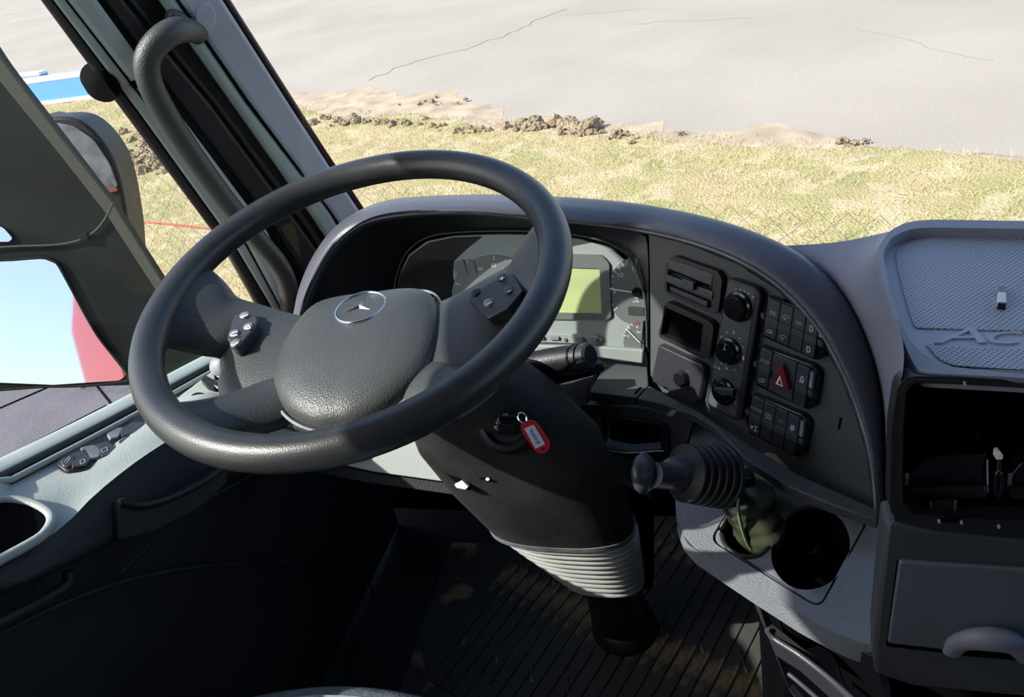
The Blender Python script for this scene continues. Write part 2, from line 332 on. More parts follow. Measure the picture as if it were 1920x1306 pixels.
# crumbly soil ridge along the road edge
def lumps(name, spots, m, flat=.7):
    vs = []; fs = []
    bmx = bmesh.new(); bmesh.ops.create_icosphere(bmx, subdivisions=2, radius=1); bv = [A_(v.co) for v in bmx.verts]; bf = [[v.index for v in f.verts] for f in bmx.faces]; bmx.free()
    for (x, y, z, r) in spots:
        k = len(vs); s = rng.uniform(.7, 1.4, 3)*[1, 1, flat]; o = rng.uniform(0, 50, 3)
        for v in bv: d = 1+.5*noise.noise(Vector(v*1.8+o)); vs.append((x+v[0]*r*s[0]*d, y+v[1]*r*s[1]*d, z+v[2]*r*s[2]*d))
        fs += [[i+k for i in f] for f in bf]
    return link(name, vs, fs, m, ang=20)
sp = []
for q in ((720, 232, 60, .05, 30), (640, 228, 60, .06, 22), (870, 245, 50, .045, 22), (990, 240, 22, .07, 16), (1065, 238, 28, .09, 22), (1110, 247, 30, .05, 12), (800, 195, 22, .05, 6), (850, 192, 30, .03, 5), (1200, 258, 70, .03, 10), (1580, 268, 40, .03, 7)):
    for _ in range(q[4]):
        P_ = hz((q[0]+random.gauss(0, q[2]), q[1]+random.gauss(0, 4)), ZG); r = q[3]*random.uniform(.35, 1.15); sp.append((P_[0], P_[1], ZG+r*.3, r))
for _ in range(70):
    P_ = hz((270+random.gauss(0, 26), 290+random.gauss(0, 25)), ZG); r = random.uniform(.03, .1); sp.append((P_[0], P_[1], ZG+r*.2, r))
vs = []; fs = []; nx_, ny_ = 170, 16
for i in range(nx_):
    a = -13+22*i/(nx_-1); wdt = max(.15, 1.0*math.exp(-((a+.6)/3.2)**2)+.6*math.exp(-((a+6)/2.5)**2)+.55*math.exp(-((a-5.6)/.6)**2)+.45*noise.noise(Vector((a*1.1, 5, 0)))+.3*noise.noise(Vector((a*4.3, 1, 0))))
    for j_ in range(ny_):
        b = -.45+(wdt+.45)*j_/(ny_-1); p = gpt(a, b+.1*noise.noise(Vector((a*5, b*5, 1)))); vs.append((p[0], p[1], ZG-.028+(.03*(1-(2*j_/(ny_-1)-1)**2)*(.6+noise.noise(Vector((p[0]*5, p[1]*5, 0)))))))
fs = [[i*ny_+j_, (i+1)*ny_+j_, (i+1)*ny_+j_+1, i*ny_+j_+1] for i in range(nx_-1) for j_ in range(ny_-1)]
tag(link('sand_spill', vs, fs, 'sand'), 'flat sandy brown soil spilled over the near road edge', 'soil', kind='stuff')
tag(lumps('soil_clods', sp, 'soil'), 'crumbly brown soil clods ridged along the near road edge', 'soil', kind='stuff')
# dark paving beside the cab
pa = [hz(p, ZG) for p in ((-500, 640), (180, 640), (345, 668), (420, 1100), (-700, 1100))]
pv = struct(gpoly('floor_outside', [(p[0], p[1]) for p in pa], ZG+.06, 'paving'))
for k, (p, q) in enumerate([((0, 765), (150, 700)), ((0, 862), (200, 760)), ((175, 715), (215, 765)), ((-80, 915), (0, 862))]):
    P_, Q_ = hz(p, ZG+.062), hz(q, ZG+.062); tube('paving_joint', [P_, Q_], .007, 'void', pv, n=2, seg=6)
# asphalt cracks
for ln in ([(690, 152), (760, 122), (870, 92), (960, 62), (1000, 42), (1080, 8)], [(1060, 30), (1160, 20), (1290, 16)], [(1180, 45), (1300, 38), (1450, 30)], [(1600, 55), (1680, 70), (1760, 95), (1900, 120)]):
    P_ = [hz((x+random.uniform(-5, 5), y+random.uniform(-2, 2)), ZG-.028) for (x, y) in [((1-t)*ln[i][0]+t*ln[i+1][0], (1-t)*ln[i][1]+t*ln[i+1][1]) for i in range(len(ln)-1) for t in (0, .25, .5, .75)]]
    tube('asphalt_crack', P_, .0045, 'crack', road, n=len(P_), seg=5, curve=False)
# blue and white kerb barriers on the far ground
def barrier(px, ztop, lab):
    base = [hz(p, ZG) for p in px]; c = (base[0]+base[1])/2; d = base[1]-base[0]; L_ = np.linalg.norm(d); d /= L_; nn_ = np.cross([0, 0, 1], d)
    t = thing('road_barrier', lab, 'barrier', c, 'blue and white road barriers'); ax = A_([d, nn_, [0, 0, 1.]])
    box('barrier_block', c+A_([0, 0, ztop*.45]), (L_, .22, ztop*.9), 'blue', t, .02, ax); box('top_stripe', c+A_([0, 0, ztop*.93]), (L_, .24, ztop*.16), 'whitep', t, .01, ax)
    box('foot_stripe', c+A_([0, 0, ztop*.06])-nn_*.02, (L_*1.01, .26, ztop*.14), 'whitep', t, .01, ax)
barrier([(48, 198), (190, 180)], .52, 'longer blue barrier with white stripes lying beyond the cab window')
barrier([(-60, 182), (96, 166)], .4, 'shorter blue barrier with a white top behind the longer one')
# chain-link fence in front of the cab (bottom of the world y = 3 m)
fa = hy((300, 318), 3.1); fb = hy((1560, 398), 2.7); fd = (fb-fa)[:2]; fl = np.linalg.norm(fd); fd /= fl
ft = thing('chain_link_fence', 'thin wire chain-link fence standing between the cab and the verge', 'fence', (fa[0], fa[1], ZG))
def wires():
    vs = []; fs = []; cell = .052
    for k in range(int((fl+3.2)/cell)):
        s0 = -1.6+k*cell
        for par in (0, 1):
            P_ = []
            ztop = fa[2]+(fb[2]-fa[2])*s0/fl
            nz_ = int((ztop-ZG)/cell)
            for j in range(nz_+1):
                off = cell/2*(1 if (j+k) % 2 else -1); s = s0+off*(1 if par == 0 else 1)
                P_.append((fa[0]+fd[0]*s, fa[1]+fd[1]*s+.003*par, ztop-j*cell))
            if par == 1: continue
            r = .0009
            for j, p in enumerate(P_):
                vs += [(p[0]-r*1.3, p[1]-r, p[2]), (p[0]+r*1.3, p[1]-r, p[2]), (p[0], p[1]+r, p[2])]
            k0 = len(vs)-3*len(P_)
            for j in range(len(P_)-1):
                for c in range(3): fs.append([k0+3*j+c, k0+3*j+(c+1) % 3, k0+3*j+3+(c+1) % 3, k0+3*j+3+c])
    o = link('wire_mesh', vs, fs, 'wire', ft, smooth=False); o['kind'] = 'stuff'
wires()
for s in (-1.6, fl/2-.3, fl+1.6):
    z1 = fa[2]+(fb[2]-fa[2])*s/fl-.1
    tube('post', [(fa[0]+fd[0]*s, fa[1]+fd[1]*s+.03, ZG), (fa[0]+fd[0]*s, fa[1]+fd[1]*s+.03, z1)], .018, 'wire', ft, n=2)
tag(tube('red_cord', [hy((120, 395), 3.2), hy((240, 413), 3.2), hy((320, 420), 3.2), hy((400, 429), 3.2), hy((560, 440), 3.2)], .006, 'hose', n=30, seg=8), 'thin red cord stretched level in front of the grass', 'cord')
# cab shell
struct(link('floor', [(-.84, -1, 0), (1.5, -1, 0), (1.5, 1.17, 0), (-.84, 1.17, 0), (-.84, -1, -.05), (1.5, -1, -.05), (1.5, 1.17, -.05), (-.84, 1.17, -.05)], [[0, 1, 2, 3], [7, 6, 5, 4], [0, 4, 5, 1], [1, 5, 6, 2], [2, 6, 7, 3], [3, 7, 4, 0]], 'doordark', smooth=False))
struct(box('ceiling', (.35, -.15, 1.98), (2.4, 1.9, .04), 'wall')); struct(box('wall_rear', (.35, -1.06, .98), (2.4, .06, 2.0), 'wall'))
struct(box('wall_front', (.35, 1.19, .28), (2.4, .04, .64), 'void')); struct(box('wall_right', (1.54, .05, .38), (.05, 2.25, .8), 'wall'))
struct(box('trim_1', (-.8, -.75, 1.2), (.06, .6, 1.6), 'wall')); struct(box('trim_2', (-.8, .1, 1.72), (.06, 1.3, .5), 'wall')); struct(box('trim_3', (1.54, -.75, 1.2), (.06, .6, 1.6), 'wall'))
wp = Pl((0, 1.135, .74), (0, -math.cos(math.radians(20)), -math.sin(math.radians(20))), (1, 0, 0))
vs_ = [(-.8, 1.18, .60), (1.5, 1.18, .60), (1.5, .72, 1.96), (-.8, .72, 1.96)]
struct(link('window_1', vs_, [[0, 1, 2, 3]], 'glass', smooth=False)); struct(link('window_2', [(-.835, -.42, .75), (-.835, .9, .55), (-.835, 1.08, .62), (-.835, .82, 1.5), (-.835, -.42, 1.5)], [[0, 1, 2, 3, 4]], 'glass', smooth=False))
# ---------------------------------------------------------------- A-pillar
Ld = A_([.02, .34, -.94]); Ld /= np.linalg.norm(Ld); tv = A_([.70, .71, .0]); nP = np.cross(tv, Ld); nP = nP if nP[1] < 0 else -nP
PP = Pl((-.83, .99, .99), nP, tv)
pil = thing('windscreen_pillar', 'grey-green lined windscreen pillar with dark grooves left of the steering wheel', 'pillar', PP.at((560, 520)))
def strip(name, l, r_, h0, h1, m, n=2, bev=.004, parent=pil): return prism(name, PP, l+r_[::-1], h0, h1, m, parent, bev=bev, seg=3)
strip('base_lining', [(40, -60), (430, 475), (535, 640)], [(395, -60), (655, 350), (720, 450)], -.09, -.035, 'rubber')
strip('door_seal', [(38, -60), (76, 0), (235, 215), (425, 470), (520, 640)], [(58, -60), (98, 0), (262, 215), (440, 462), (545, 640)], -.07, -.004, 'rubber', bev=.006)
strip('outer_rail', [(62, -60), (100, 0), (262, 212), (442, 462), (548, 640)], [(82, -60), (122, 0), (288, 214), (462, 462), (560, 640)], -.06, .0, 'pgreen', bev=.004)
strip('outer_lining', [(88, -60), (126, 0), (292, 212), (465, 460), (562, 640)], [(146, -60), (182, 0), (330, 205), (505, 440), (600, 640)], -.05, .004, 'pgreen', bev=.008)
strip('groove_lining', [(160, -60), (196, 0), (345, 200), (520, 430), (640, 640)], [(200, -60), (232, 0), (395, 195), (560, 420), (660, 560)], -.05, -.006, 'black', bev=.006)
strip('groove_rib', [(212, -60), (242, 0), (405, 200), (575, 430), (660, 560)], [(222, -60), (252, 0), (414, 197), (585, 426), (672, 560)], -.05, -.008, 'black', bev=.002)
strip('inner_lining', [(276, -60), (300, 0), (440, 200), (590, 412), (660, 520)], [(306, -60), (330, 0), (463, 195), (620, 400), (690, 520)], -.05, .002, 'pgreen', bev=.008)
strip('windscreen_lining', [(312, -60), (338, 0), (470, 192), (622, 396), (680, 480)], [(382, -60), (418, 0), (543, 196), (634, 336), (705, 440)], -.05, .006, 'plav', bev=.006)
strip('glass_edge', [(384, -60), (420, 0), (545, 196), (636, 336), (705, 440)], [(390, -60), (430, 0), (553, 194), (645, 332), (715, 440)], -.05, .0, 'redtrim', bev=.002)
prism('cover_cap', PP, circ((386, 32), 19, 27, 24), .004, .0085, 'plav', pil, bev=.0015)
prism('screw_recess', PP, circ((256, 158), 10, 8, 16), .002, .0046, 'void', pil, bev=0)
gh = thing('grab_handle', 'curved black grained grab handle fixed along the windscreen pillar', 'handle', PP.at((330, 50), .02))
def ph(x, y, h): return PP.at((x, y), h)
tube('grip', [ph(372, 62, .0), ph(350, 56, .03), ph(322, 60, .05), ph(293, 82, .056), ph(276, 112, .058), ph(279, 148, .058), ph(300, 195, .056), ph(350, 275, .052), ph(420, 372, .05), ph(480, 445, .05), ph(518, 490, .048), ph(538, 530, .04), ph(545, 580, .02), ph(548, 620, -.01)],
     [.014, .017, .0178, .0175, .0175, .0175, .0175, .0175, .0175, .0175, .018, .018, .019, .02], 'handle', gh, n=90, seg=18)
prism('mount', PP, [(318, 22), (345, 24), (392, 72), (378, 88), (352, 80), (312, 52)], .0, .022, 'handle', gh, r=.01, bev=.005, seg=3)
st = lathe('rubber_stop', PP.at((190, 155), -.02), nP, [(.001, 0.03), (.012, .03), (.02, .024), (.024, .01), (.024, -.02)], 'void'); tag(st, 'round black rubber bump on the outer edge of the windscreen pillar', 'stopper')
# ---------------------------------------------------------------- door (left)
door = thing('door_1', 'closed left cab door with grey armrest, switches and shade-darkened lower panel', 'door', (-.78, .4, 0), kind='structure')
XS = -.80
def sillrow(x, dz=0, dpx=0): return [hx((px, py+dpx), x)+A_([0, 0, dz]) for px, py in ((-160, 980), (0, 895), (130, 829), (250, 766), (390, 689), (470, 646))]
sr = sillrow(XS)
E0 = lambda r_, y=-.45: [A_([r_[0][0], y, r_[0][2]+.02])]+list(r_)
loft('window_sill', [E0([p+A_(d) for p in sr]) for d in ([-.05, 0, -.10], [-.045, 0, 0], [-.005, 0, .004], [0, 0, -.01])], 'pgreen', door, n=30, k=20)
tube('sill_seal', [p+A_([.001, 0, .0]) for p in E0(sr)], .0062, 'rubber', door, n=30, seg=8)
tube('sill_bead', [p+A_([.012, 0, -.004]) for p in E0(sr)], .004, 'door', door, n=30, seg=8)
r1 = [p+A_([.012, 0, -.010]) for p in sr]
zz = [.755, .735, .71, .69, .665, .65]
c1 = [(-200, 1172), (0, 1060), (114, 990), (188, 918), (300, 835), (460, 745)]
r3 = []
for q in c1: r3.append(hx(q, -.695))
r2 = [a*.45+b*.55+A_([0, 0, .008]) for a, b in zip(r1, r3)]
c2 = [(-200, 1225), (0, 1118), (120, 1062), (216, 1015), (330, 950), (520, 850)]
r4 = [hx(q, -.688) for q in c2]
r5 = [p+A_([-.06, .01, -.03]) for p in r4]; r6 = [A_([-.75, p[1]+.02, .02]) for p in r4]
loft('armrest', [E0(r1), E0(r2), E0(r3)], 'door', door, n=50, k=30)
loft('armrest_side', [E0(r3), E0([a*.5+b*.5+A_([.006, 0, 0]) for a, b in zip(r3, r4)]), E0(r4), E0(r5)], 'doordark', door, n=50, k=30)  # shade below the armrest crease is put into this darker colour
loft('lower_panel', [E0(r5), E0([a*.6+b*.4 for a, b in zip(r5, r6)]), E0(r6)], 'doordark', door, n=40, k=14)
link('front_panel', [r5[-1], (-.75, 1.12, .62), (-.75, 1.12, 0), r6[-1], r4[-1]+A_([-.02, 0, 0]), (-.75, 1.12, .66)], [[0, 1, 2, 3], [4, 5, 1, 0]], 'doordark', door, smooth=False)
# raised moulding lines low on the door
def hxl(pts, x): return [hx(p, x) for p in pts]
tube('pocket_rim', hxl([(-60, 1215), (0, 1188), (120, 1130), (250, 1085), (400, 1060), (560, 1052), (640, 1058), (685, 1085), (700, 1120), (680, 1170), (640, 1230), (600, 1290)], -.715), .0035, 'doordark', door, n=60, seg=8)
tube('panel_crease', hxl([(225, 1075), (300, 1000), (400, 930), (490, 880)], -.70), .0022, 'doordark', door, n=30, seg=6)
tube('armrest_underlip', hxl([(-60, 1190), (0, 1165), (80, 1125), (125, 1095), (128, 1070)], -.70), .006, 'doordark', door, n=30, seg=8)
# pull pocket
PD = Pl(r4[3], (1, -.05, .15), (0, 1, 0))
plk = PD
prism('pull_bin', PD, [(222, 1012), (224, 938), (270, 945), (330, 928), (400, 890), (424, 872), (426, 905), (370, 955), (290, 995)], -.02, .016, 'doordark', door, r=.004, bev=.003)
tube('bin_lip', [PD.at(p, .018) for p in ((228, 934), (232, 942), (270, 948), (330, 930), (390, 898), (422, 873))], .0042, 'black', door, n=40, seg=10)
# switch cluster on the armrest
def avg(a, b, t): return a*(1-t)+b*t
na = np.cross(r1[3]-r1[1], r3[2]-r1[2]); na = na/np.linalg.norm(na); na = na if na[2] > 0 else -na
PA = Pl((r1[2]+r2[2])/2+na*.004, na, r1[3]-r1[1])
sw = thing('window_switch_cluster', 'glossy door switch cluster of window and mirror buttons on the armrest', 'switch', PA.at((180, 835)))
prism('surround', PA, [(106, 868), (116, 856), (240, 792), (262, 772), (290, 772), (300, 790), (262, 818), (172, 880), (125, 882)], -.004, .003, 'black', sw, r=.006, bev=.0012)
for nm, poly, m_ in [('lock_button', [(112, 862), (136, 850), (145, 858), (130, 874), (118, 872)], 'switch'), ('lock_button', [(136, 850), (160, 840), (172, 858), (160, 872), (134, 875)], 'switch'),
                  ('window_button', [(150, 838), (178, 832), (190, 845), (186, 856), (163, 860)], 'plate'), ('window_button', [(180, 832), (200, 826), (220, 838), (205, 852), (190, 856)], 'switch'),
                  ('mirror_button', [(200, 812), (222, 800), (232, 800), (222, 818), (206, 822)], 'plate'), ('mirror_button', [(224, 806), (250, 790), (272, 790), (262, 806), (228, 818)], 'switch'), ('mirror_button', [(222, 826), (244, 814), (252, 820), (226, 836)], 'switch')]:
    prism(nm, PA, poly, .002, .006, m_, sw, r=.003, bev=.001)
strokes('button_symbol', PA, [[(150, 864), (158, 860), (160, 866), (152, 870), (150, 864)], [(120, 866), (130, 856)], [(125, 868), (132, 858)], [(232, 830), (244, 822)], [(250, 812), (258, 808), (260, 814), (252, 818), (250, 812)], [(190, 842), (200, 838), (202, 844), (192, 848), (190, 842)]], .0009, 'pgrey', sw, h=.0062)['kind'] = 'stuff'
gw = thing('door_pull', 'oval recessed door pull with a pale rim at the left of the armrest', 'handle', PA.at((40, 985)))
ov = [(-110, 985), (-60, 955), (0, 938), (50, 941), (86, 957), (97, 976), (80, 1003), (40, 1028), (0, 1049), (-60, 1085), (-110, 1100), (-135, 1050)]
PA2 = Pl((r2[1]+r3[1])/2+na*.003, na, r1[3]-r1[1])
tube('rim', [PA2.at(p, .001) for p in ov], (.0055), 'door', gw, n=60, seg=10, closed=True)
prism('recess', PA2, ov, -.004, .0015, 'void', gw, smooth_curve=50, bev=0)
# dash-end fittings glimpsed through the wheel
PE = Pl(hx((400, 720), -.735), (.35, -.35, .87), (.2, .95, 0))
de = thing('dash_end_panel', 'small pale dash-end panel with vent and switch seen through the wheel', 'panel', PE.at((390, 740)))
prism('base', PE, [(330, 778), (336, 742), (410, 686), (470, 650), (520, 690), (470, 740), (430, 790), (360, 800)], -.03, 0, 'door', de, r=.006, bev=.002)
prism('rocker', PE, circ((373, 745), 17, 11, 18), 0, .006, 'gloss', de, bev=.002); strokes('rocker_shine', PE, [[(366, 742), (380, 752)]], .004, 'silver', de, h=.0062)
prism('catch', PE, [(376, 712), (384, 702), (410, 716), (402, 728), (388, 724)], 0, .012, 'black', de, r=.002)
lathe('vent_ball', PE.at((420, 684), .012), PE.n, [(.001, .018), (.012, .015), (.019, .007), (.021, 0)], 'plate', de)
for k in range(3): tube('vent_blade', [PE.at((402, 700+k*11), .01), PE.at((418, 708+k*11), .012), PE.at((440, 706+k*11), .01)], .0022, 'silver' if k != 1 else 'black', de, n=10, seg=6)
prism('vent_throat', PE, [(398, 694), (440, 690), (450, 730), (412, 742)], 0, .004, 'void', de, r=.002)
# ---------------------------------------------------------------- mirrors outside the door window
nM = A_([.42, -.85, .30]); PM = Pl(hx((240, 560), -1.0), nM)
mr = thing('wing_mirror', 'large dark mirror housing outside the door window with two mirror glasses', 'mirror', PM.at((330, 690)))
prism('housing', PM, [(-200, -160), (-60, 20), (0, 112), (25, 145), (110, 255), (210, 385), (315, 548), (398, 690), (345, 702), (250, 722), (-120, 735), (-260, 500)], -.035, .004, 'housing', mr, r=.012, bev=.008, seg=3)
prism('edge_strip', PM, [(-30, 62), (0, 108), (108, 250), (208, 376), (312, 540), (300, 556), (196, 396), (95, 268), (-10, 140), (-42, 95)], .002, .009, 'housingedge', mr, r=.004, bev=.003)
g1 = prism('lower_mirror_glass', PM, [(-150, 500), (20, 488), (82, 484), (106, 494), (125, 528), (180, 628), (238, 702), (225, 714), (100, 722), (-150, 712)], .004, .008, 'mirror', mr, r=.006, bev=.001)
tube('glass_rim', [PM.at(p, .007) for p in ((-150, 499), (20, 487), (84, 483), (108, 494), (127, 528), (182, 627), (240, 702), (226, 716), (100, 724), (-150, 714))], .0025, 'housing', g1, n=70, seg=8, closed=True)
g2 = prism('upper_mirror_glass', PM, [(-150, 418), (-10, 418), (8, 428), (24, 446), (18, 454), (-150, 456)], .004, .008, 'mirror', mr, r=.004, bev=.001)
tube('strap', [PM.at(p, .008) for p in ((-60, 470), (20, 462), (110, 458), (160, 445), (190, 420), (212, 380))], .0018, 'housingedge', mr, n=40, seg=6)
prism('strap_buckle', PM, [(147, 440), (163, 436), (166, 449), (150, 452)], .006, .012, 'housing', mr, bev=.001)
PK = Pl(hx((170, 320), -1.25), (.35, -.93, .15)); km = thing('kerb_mirror', 'round-backed grey kerb mirror behind the large mirror housing', 'mirror', PK.at((200, 420)))
prism('shell', PK, [(60, 235), (90, 220), (140, 222), (180, 250), (213, 300), (232, 370), (245, 470), (240, 560), (120, 400)], -.10, 0, 'rubber', km, smooth_curve=60, bev=.006)
prism('face', PK, [(90, 228), (138, 236), (176, 262), (206, 308), (222, 352), (185, 352), (120, 262)], 0, .004, 'plate', km, r=.01, bev=.001)  # grey reflection painted as the colour of the mirror face
prism('reflection_patch', PK, [(178, 345), (205, 332), (222, 358), (205, 362)], 0, .004, mat('brown_reflection', (.25, .08, .04), .7), km, r=.004, bev=.001)  # brown part of the reflection, painted on the mirror face
# own cab flank, which the mirror shows
fl_ = struct(link('wall_left', [(-.86, -2.6, -.9), (-.86, 1.12, -.9), (-.86, 1.12, .5), (-.86, .5, .58), (-.86, -.45, .72), (-.86, -.45, 1.4), (-.86, -2.6, 1.4), (-.9, -2.6, -.9), (-.9, 1.12, -.9), (-.9, 1.12, .5), (-.9, .5, .58), (-.9, -.45, .72), (-.9, -.45, 1.4), (-.9, -2.6, 1.4)],
     [[0, 1, 2, 3, 4, 5, 6], [13, 12, 11, 10, 9, 8, 7]]+[[i, (i+1) % 7, (i+1) % 7+7, i+7] for i in range(7)], 'redpaint', smooth=False))
# ================================================================ DASHBOARD
dash = thing('dashboard', 'curved charcoal dashboard with padded hood around the driver', 'dashboard', (.0, .95, .0))
def sm(a, b, x): t = min(1, max(0, (x-a)/(b-a))); return t*t*(3-2*t)
def lip(q, off=.02, dy=0.):
    yd = np.interp(q[0], [560, 620, 700, 900, 1150, 1400], [.87, .885, .90, .92, .95, .95])+dy
    w_ = sm(1120, 1320, q[0]); return hy(q, yd)*(1-w_)+PS.at(q, off)*w_
B = [(560, 600), (572, 556), (590, 515), (612, 475), (640, 440), (680, 413), (730, 400), (800, 394), (900, 394), (1000, 404), (1100, 414), (1200, 427), (1300, 450), (1390, 485), (1465, 533), (1535, 608), (1582, 690), (1612, 765), (1634, 845), (1643, 920), (1646, 985)]
A2 = [(552, 600), (560, 556), (575, 512), (598, 470), (628, 433), (672, 402), (728, 380), (800, 372), (900, 368), (1000, 369), (1100, 374), (1200, 384), (1320, 407), (1430, 442), (1520, 490), (1590, 565), (1630, 650), (1652, 735), (1662, 830), (1665, 905), (1667, 985)]
C_ = [(572, 600), (588, 556), (604, 518), (626, 480), (652, 450), (688, 425), (736, 412), (802, 405), (900, 404), (1000, 413), (1100, 423), (1200, 437), (1297, 460), (1384, 495), (1458, 543), (1526, 617), (1572, 697), (1602, 770), (1625, 848), (1635, 922), (1638, 985)]
LB = [lip(q) for q in B]; LC = [lip(q, .006, .03) for q in C_]
LA = []
for q in A2:
    w_ = sm(1120, 1320, q[0]); LA.append(hy(q, np.interp(q[0], [560, 700, 900, 1150, 1400], [.93, .99, 1.03, 1.03, 1.0]))*(1-w_)+PS.at(q, -.03)*w_)
LM = []
for a, b in zip(LA, LB):
    m_ = a*.45+b*.55; out = m_-A_([-.25, .98, .62]); LM.append(m_+A_([0, -.004, .010]))
LD = [a+(A_([-.02, .05, -.06]) if i < 6 else A_([0, .05, -.07])) for i, a in enumerate(LA)]
LD2 = [A_([p[0], min(1.1, p[1]+.06), .62]) for p in LD]
loft('hood', [LC, [a*.5+b*.5+A_([0, .0, .001]) for a, b in zip(LC, LB)], LB, LM, LA, LD], 'hood', dash, n=110, k=34, ang=80)
tube('bead_highlight', [p+A_([0, -.002, 0]) for p in [a*.35+b*.65 for a, b in zip(LC, LB)]], .002, 'plate', dash, n=110, seg=8)  # bead coloured pale to paint the highlight along the hood lip
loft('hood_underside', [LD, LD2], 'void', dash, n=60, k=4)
# recess walls between hood lip and cluster lens
bez = [(738, 640), (738, 560), (744, 515), (762, 474), (798, 446), (850, 436), (930, 433), (1005, 434), (1090, 442), (1150, 460), (1186, 490), (1206, 545), (1212, 600), (1213, 650)]
wall_o = LC[:12]+[PS.at((1214, 470), .0), PS.at((1216, 560), 0), PS.at((1216, 660), 0)]
loft('recess_wall', [catm(wall_o, 60), [p*.4+q*.6 for p, q in zip(catm(wall_o, 60), catm([PC.at(q, -.004) for q in bez], 60))], catm([PC.at(q, -.006) for q in bez], 60)], 'black', dash, n=60, k=14)
tube('lens_bead', [PC.at(q, .002) for q in bez[1:]], .0016, 'panel', dash, n=90, seg=8)
# switch panel face
pan = [(1216, 438), (1297, 460), (1384, 495), (1458, 543), (1526, 617), (1572, 697), (1602, 770), (1625, 848), (1635, 922), (1640, 968), (1560, 940), (1490, 908), (1440, 882), (1395, 850), (1350, 815), (1305, 788), (1260, 768), (1219, 728), (1219, 600), (1218, 520)]
plate('centre_panel', PS, pan, [], -.05, 0, 'panel', dash, bev=.001)
strokes('slot', PS, [[(1577, 784), (1573, 803)]], .0028, 'void', dash, h=.0002)
# shelf rim under cluster and panel
zS = float(PC.at((1187, 681))[2])-.01; PSh = Pl((0, 0, zS), (0, 0, 1), (1, 0, 0))
prism('lower_shelf', PSh, [(1119, 666), (1135, 684), (1103, 735), (1193, 745), (1216, 722), (1212, 660), (1160, 640)], -.016, 0, 'panel', dash, r=.002, bev=.002)
strokes('shelf_slot', PSh, [[(1191, 737), (1201, 726)]], .003, 'void', dash)
prism('panel_rim', PSh, [(1195, 746), (1217, 722), (1260, 745), (1310, 770), (1400, 830), (1500, 890), (1648, 955), (1646, 975), (1560, 945), (1480, 912), (1400, 862), (1340, 800), (1300, 777), (1240, 756)], -.014, 0, 'panel', dash, bev=.002)
# storage cubby fascia under the cluster
Pcu = Pl(hy((1200, 800), .83), nrm(14, 6))
cub = thing('storage_cubby', 'small open storage cubby below the instrument cluster', 'compartment', Pcu.at((1190, 850)))
op = [(1137, 783), (1235, 800), (1240, 842), (1180, 847), (1134, 838)]
plate('fascia', Pcu, [(1040, 752), (1099, 758), (1200, 764), (1300, 785), (1288, 830), (1290, 900), (1180, 900), (1110, 880), (1060, 830)], [op], -.02, 0, 'panel', cub, r=.004, hr=.006, bev=.0015)
plate('opening_rim', Pcu, [(1127, 778), (1150, 781), (1244, 795), (1253, 805), (1254, 850), (1246, 860), (1180, 855), (1128, 844)], [op], 0, .006, 'black', cub, r=.006, hr=.005, bev=.001)
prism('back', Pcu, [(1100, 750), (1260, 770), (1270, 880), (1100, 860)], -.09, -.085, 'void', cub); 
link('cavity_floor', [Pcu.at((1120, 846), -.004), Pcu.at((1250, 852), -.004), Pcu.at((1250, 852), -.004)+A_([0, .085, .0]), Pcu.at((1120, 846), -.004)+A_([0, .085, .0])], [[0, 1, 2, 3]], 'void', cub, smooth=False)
tube('bottom_lip', [Pcu.at((1130, 841), .005), Pcu.at((1175, 849), .006), Pcu.at((1245, 845), .005)], .0022, 'silver', cub, n=14, seg=8)
# ---------------------------------------------------------------- instrument cluster
ic = thing('instrument_cluster', 'instrument cluster with dials and green display behind the wheel', 'instruments', PC.at((1000, 640)))
cf = [(742, 640), (742, 560), (748, 516), (766, 478), (800, 452), (850, 442), (930, 439), (1005, 440), (1088, 448), (1146, 466), (1181, 495), (1200, 546), (1206, 600), (1207, 650), (1204, 680), (1160, 676), (1120, 668), (1000, 650), (850, 640)]
plate('face', PC, cf, [], -.02, -.004, 'cluster', ic, bev=.0005)
prism('shade_mask', PC, [(744, 640), (744, 560), (750, 516), (768, 480), (802, 455), (850, 445), (905, 443), (880, 462), (850, 490), (848, 520), (870, 560), (900, 640)], -.004, -.003, 'clustershade', ic, r=.004, bev=0)  # shade under the hood, painted on the cluster face as a black panel
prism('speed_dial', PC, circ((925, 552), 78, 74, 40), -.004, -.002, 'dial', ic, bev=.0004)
tk = []; tk2 = []
for k in range(0, 13):
    an = math.radians(200-k*18.5)
    c, s = math.cos(an), math.sin(an); (tk if k % 2 == 0 else tk2).append([(925+66*c, 552-64*s), (925+(74 if k % 2 == 0 else 70)*c, 552-(72 if k % 2 == 0 else 68)*s)])
strokes('speed_ticks', PC, tk, .0014, 'white', ic, h=-.0018)['kind'] = 'stuff'; strokes('speed_minor_ticks', PC, tk2, .0006, 'pgrey', ic, h=-.0018)['kind'] = 'stuff'
for s_, q in (('40', (901, 504)), ('60', (925, 497)), ('80', (947, 506))): text('numeral', PC, q, s_, .0085, 'white', ic, h=-.0018, ext=.0001)
prism('warning_light', PC, [(852, 492), (868, 486), (876, 514), (858, 514), (850, 504)], -.003, -.001, 'dial', ic, r=.002, bev=0); prism('warning_light', PC, [(876, 486), (889, 490), (893, 514), (884, 514)], -.003, -.001, 'dial', ic, r=.001, bev=0)
plate('display_bezel', PC, [(1020, 476), (1128, 478), (1142, 494), (1146, 594), (1136, 600), (1020, 598)], [[(1020, 499), (1124, 503), (1128, 588), (1020, 586)]], -.004, .0, 'dial', ic, r=.003, bev=.0006)
prism('display', PC, [(1018, 497), (1126, 501), (1130, 590), (1018, 588)], -.004, -.003, 'lcd', ic, bev=0)
prism('rev_dial', PC, circ((1188, 545), 48, 62, 40, 55, 285), -.004, -.002, 'dial', ic, bev=.0004)
tk = []
